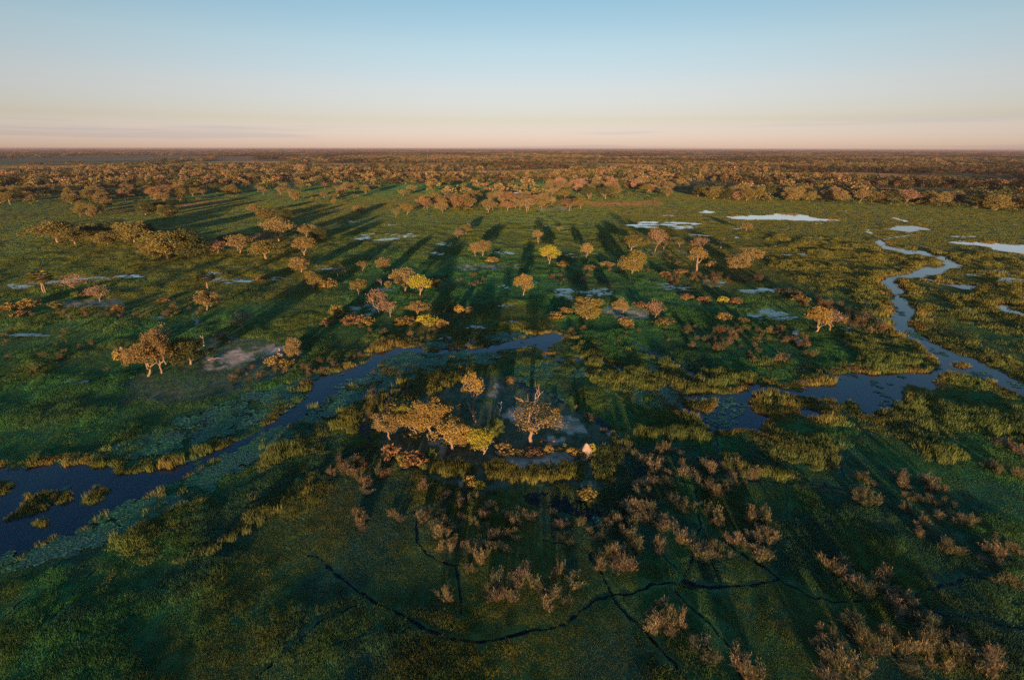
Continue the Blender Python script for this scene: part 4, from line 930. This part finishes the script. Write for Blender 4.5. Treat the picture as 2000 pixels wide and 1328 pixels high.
# ------------------------------------------------------------------ reed clumps (things)
RC = [(692,932),(680,925),(702,938),(713,962),(695,1012),(704,1022),(716,1031),(769,1008),(781,1015),(740,925),(825,1015),(846,1033),(860,1050),(867,1080),(883,1070),(923,1073),(940,1087),(923,1118),(939,1100),(881,1172),(872,1165),
 (968,1168),(958,1150),(995,1171),(1014,1140),(978,1140),(1075,1185),(1062,1165),(1101,1171),(1115,1143),(1031,1112),(1045,1147),(1090,1130),(1171,1108),(1217,1112),(1203,1102),(1273,1234),(1297,1234),(1315,1206),(1294,1192),(1275,1205),
 (1702,984),(1683,982),(1692,968),(1679,936),(1705,945),(1759,936),(1816,957),(1836,955),(1806,945),(1765,955),(1797,978),(1847,989),(1825,985),(1775,975),(1797,1047),(1793,1027),(1770,1000),(1820,1005),(1874,1024),(1889,1020),(1860,1015),(1847,1081),(1862,1078),(1943,1081),(1960,1065),(1989,1081),(1931,1104),(1981,1146),(1950,1138),
 (1637,1123),(1621,1108),(1645,1105),(1663,1135),(1652,1128),(1672,1142),(1683,1161),(1694,1161),(1713,1150),(1722,1135),(1736,1161),(1751,1158),(1748,1192),(1774,1188),(1763,1215),(1780,1208),(1801,1223),(1820,1230),(1794,1276),(1809,1268),(1805,1250),(1836,1303),(1866,1265),(1856,1248),(1889,1295),(1880,1280),(1774,1307),(1765,1285),
 (1679,1249),(1670,1230),(1698,1272),(1690,1258),(1721,1262),(1728,1248),(1598,1266),(1612,1272),(1605,1250),(1625,1290),(1640,1312),(1655,1300),(1667,1318),(1698,1304),(1614,1322),(1630,1262),(1927,1318),(1940,1300),(1311,1216),(1334,1224),(1369,1277),(1365,1262),(1438,1289),(1449,1318),(1476,1322),(1460,1312),
 (1969,876),(1989,887),(1950,870),(1947,928),(1989,933),(1930,915),(1236,887),(1255,900),(1316,887),(1300,880),(1280,885),(1279,918),(1306,925),(1334,932),(1334,915),(1349,932),(1390,924),(1380,915),(1241,948),(1257,966),(1266,944),(1250,955),
 (1227,999),(1236,990),(1248,1014),(1205,1018),(1230,1036),(1262,1005),(1377,957),(1399,966),(1390,955),(1415,948),(1447,947),(1469,934),(1419,918),(1437,916),(1425,935),(1397,1025),(1392,1010),(1402,1012),(1460,1018),(1475,1008),(1494,1023),(1505,1052),(1489,1039),(1478,1030),(1462,1073),(1487,1066),(1470,1055),(1485,1095),(1476,1080),(1428,1057),(1440,1063),
 (1336,1059),(1325,1050),(1350,1055),(1370,1089),(1390,1080),(1415,1082),(1406,1070),(1293,1079),(1282,1070),(1218,1111),(1243,1070),(1288,1028),(1270,1016),(1300,1020)]
REEDS = {}
def reed_px(x, y, pxh, lab, grp, colr):
    g = ground_at(x, y); dep = project(float(g[0]), float(g[1]), 1.5)[2]
    h = pxh*dep/F*0.80
    r_ = plant('reed', float(g[0]), float(g[1]), h*(0.55+0.65*random.random()), h*(0.75+0.7*random.random()), colr, lab, grp, jitter=0.2)
    REEDS.setdefault(grp, []).append((x, r_, colr, lab))
def reed_zone(x, y):
    if y > 1060 and x > 1560: return 'in the dark lower right marsh', 'reed clumps in the lower right marsh'
    if x > 1640: return 'in the right marsh above the trail', 'reed clumps in the right marsh'
    if x > 1180 and y < 1130: return 'by the straight trails', 'reed clumps along the trails'
    if x > 1180: return 'standing apart in the lower grass', 'lone reed clumps in the lower grass'
    if x < 800: return 'of those left of the near island', 'reed clumps left of the near island'
    if y > 1095: return 'above the curving dark trail', 'reed clumps above the curving trail'
    return 'in the thicket below the near island', 'reed thicket below the near island'
nreed = 0
for (x, y) in RC:
    l, g = reed_zone(x, y); pxh = 26 + (y-860)/460*20
    reed_px(x, y, pxh, l, g, random.choice(['reedtan', 'reedtan', 'reedpink', 'reedgrey', 'reedgrey'])); nreed += 1
for poly, n, pxh, cols in (
   ([(825,950),(870,962),(960,985),(1060,995),(1150,1012),(1130,1062),(1040,1052),(1000,1080),(930,1090),(875,1075),(850,1030),(815,1000)],46,32,['reedtan','reedgrey','reedgrey','reedpink']),
   ([(1185,1000),(1240,1012),(1250,1080),(1190,1092),(1150,1062)],16,32,['reedtan','reedgrey','reedgrey']),
   ([(1245,885),(1350,900),(1355,1030),(1262,1045)],22,24,['reedgrey','reedtan','reedgrey']),
   ([(1100,782),(1215,850),(1180,850)],9,16,['reedpink','reedtan'])):
    P = np.array(poly, float); k = 0
    while k < n:
        q = P.min(0) + rng.random(2)*(P.max(0)-P.min(0))
        if not inside(q[None], P)[0]: continue
        l, g = reed_zone(*q)
        if q[1] < 860: l, g = 'on the bank right of the umbrella tree', 'reed tufts on the channel bank'
        reed_px(q[0], q[1], pxh*(0.78 if q[0] < 1160 else 1.0), l, g, random.choice(cols)); k += 1; nreed += 1
print('reeds', nreed)
for grp, lst in REEDS.items():
    lst.sort(key=lambda t: t[0])
    for k, (x, r_, c_, lab) in enumerate(lst): r_['label'] = '%s reed clump, %s from the left %s' % (LOOK[c_], nth(k), lab)
# smaller tufts too far off to pick apart singly
def tuft_patch(poly, n, h, cols):
    P = ground_at([p[0] for p in poly], [p[1] for p in poly]); q = P.min(0) + rng.random((n*6, 2))*(P.max(0)-P.min(0)); q = q[inside(q, P)][:int(n*0.7)]
    m = masks(q); return q[~(m['water'])], h, cols
src_rt = []
for i in range(3):
    o = bpy.data.objects.new('reed_tuft', make_reed_clump(70+i)[1].copy()); o.data.materials.clear(); o.data.materials.append(M_far); src_rt.append(o)
PP = []; SS = []; TTn = []
for poly, n, h in (([(1395,640),(1560,648),(1625,690),(1560,712),(1440,712),(1390,690)],70,2.6),([(1500,552),(1560,575),(1700,620),(1730,650),(1690,655),(1600,610),(1520,580)],80,3.0),([(1330,640),(1420,640),(1450,680),(1340,680)],20,2.2),
   ([(1290,540),(1480,535),(1500,552),(1320,556)],60,2.6),([(860,540),(940,535),(950,560),(870,560)],20,2.0),([(1050,545),(1150,530),(1200,545),(1080,560)],20,2.2),([(700,640),(900,645),(900,675),(720,680)],40,1.8),([(560,725),(700,690),(720,700),(600,740)],30,1.8),
   ([(0,610),(300,600),(480,612),(300,625),(0,632)],60,2.2),([(0,640),(250,660),(300,720),(0,760)],26,1.8),([(440,740),(530,700),(560,735),(480,770)],24,1.8),([(1060,640),(1300,640),(1330,670),(1100,668)],22,1.5),([(700,775),(760,760),(770,840),(690,850)],24,2.0),
   ([(1590,724),(1680,722),(1640,745),(1560,760)],40,1.6),([(640,900),(760,880),(760,960),(660,960)],26,1.8),([(1180,500),(1330,500),(1340,530),(1180,540)],26,2.0)):
    q, hh, _ = tuft_patch(poly, n, h, None); n = len(q)
    PP.append(q); s = hh*(0.6+0.7*rng.random(n)); SS.append(np.stack([s*1.1, s*1.1, s], 1))
    TTn.append(np.array([COLS['reedtan'], COLS['rust'], COLS['reedpink'], COLS['reedgrey']])[rng.integers(0, 4, n)]*(0.8+0.4*rng.random(n))[:, None])
do('reed_tufts', PP, SS, TTn, src_rt, 0.0, 'small reddish tufts dotted over the mid marsh')

# ------------------------------------------------------------------ mounds, logs, stumps
def mound(px, py, hgt, wid, label, seed):
    r = np.random.default_rng(seed); g = ground_at(px, py); V = []; k = 18; prof = [(1.0, -0.05), (0.86, 0.10), (0.62, 0.30), (0.46, 0.55), (0.26, 0.80), (0.14, 0.95), (0.0, 1.0)]
    for i, (rr, z) in enumerate(prof):
        for j in range(k):
            a = j/k*2*np.pi; q = rr*(1+0.22*(r.random()-0.5)+0.18*math.sin(3*a+seed+z*2)); V.append((math.cos(a)*q*wid/2, math.sin(a)*q*wid/2, (z+0.04*(r.random()-0.5))*hgt))
    Fc = [(i*k+j, i*k+(j+1) % k, (i+1)*k+(j+1) % k, (i+1)*k+j) for i in range(len(prof)-1) for j in range(k)]
    o = mesh_obj('termite_mound', V, Fc, M_clay, smooth_shade=True); o.location = (g[0], g[1], 0)
    tag(o, label, 'termite mound', 'pale termite mounds')
mound(1144,887,3.0,4.6,'large pale pointed termite mound on the right of the near island',1)
mound(548,694,2.6,2.4,'white termite mound beside the dense round tree by the river',2)
mound(926,946,1.4,2.4,'small pale mound among golden bushes below the near island',3)
mound(240,690,2.4,3.6,'pinkish pale mound at the left end of the sandy grove',4)
def log(p0, p1, rad, mat, name, label, cat, branch=True):
    r = np.random.default_rng(int(p0[0])); a = ground_at(*p0[:2]); b = ground_at(*p1[:2]); G = Geo()
    A = np.array([0, 0, p0[2]]); B = np.array([b[0]-a[0], b[1]-a[1], p1[2]])
    k = bend(A, B, r, 6, 0.03); G.tube(k, np.linspace(rad, rad*0.5, 6), 8)
    if branch:
        for i in (2, 3, 4):
            e = k[i] + (B-A)*0.22 + r.normal(size=3)*np.array([0.8, 0.8, 0.4]); e[2] = abs(e[2]); G.tube(bend(k[i], e, r, 4, 0.08), np.linspace(rad*0.5, rad*0.15, 4), 5)
    o = bpy.data.objects.new(name, G.mesh(name, mat)); o.location = (a[0], a[1], 0); col.objects.link(o); tag(o, label, cat)
log((1056,861,0.3),(1086,865,0.3),0.28,M_deadwood,'fallen_log','fallen reddish log on sand right of the glowing trunk','log')
log((930,824,0.2),(914,826,6.0),0.3,M_deadwood,'broken_snag','dark leaning broken snag at the foot of the tall slim tree','dead trunk')
log((976,812,-0.1),(980,812,4.2),0.2,M_greywood,'grey_stump','grey forked stump on the open grass behind the umbrella tree','stump')
log((406,704,0.2),(428,699,0.2),0.16,M_deadwood,'fallen_log','grey fallen log on the sand of the left grove','log')

# ------------------------------------------------------------------ evening haze
m, N, L, out = new_mat('haze'); v = N.new('ShaderNodeVolumePrincipled')
v.inputs['Color'].default_value = (0.42, 0.41, 0.52, 1); v.inputs['Density'].default_value = 3.4e-5; v.inputs['Anisotropy'].default_value = 0.0
L.new(v.outputs[0], out.inputs['Volume'])
B = 230000.0; z0, z1 = -1.0, 68.0
vs = [(x, y, z) for z in (z0, z1) for (x, y) in ((-B, -B), (B, -B), (B, B), (-B, B))]
hz = mesh_obj('haze', vs, [(0, 3, 2, 1), (4, 5, 6, 7), (0, 1, 5, 4), (1, 2, 6, 5), (2, 3, 7, 6), (3, 0, 4, 7)], m)
tag(hz, 'thin mauve evening haze over the far plain', kind='stuff')
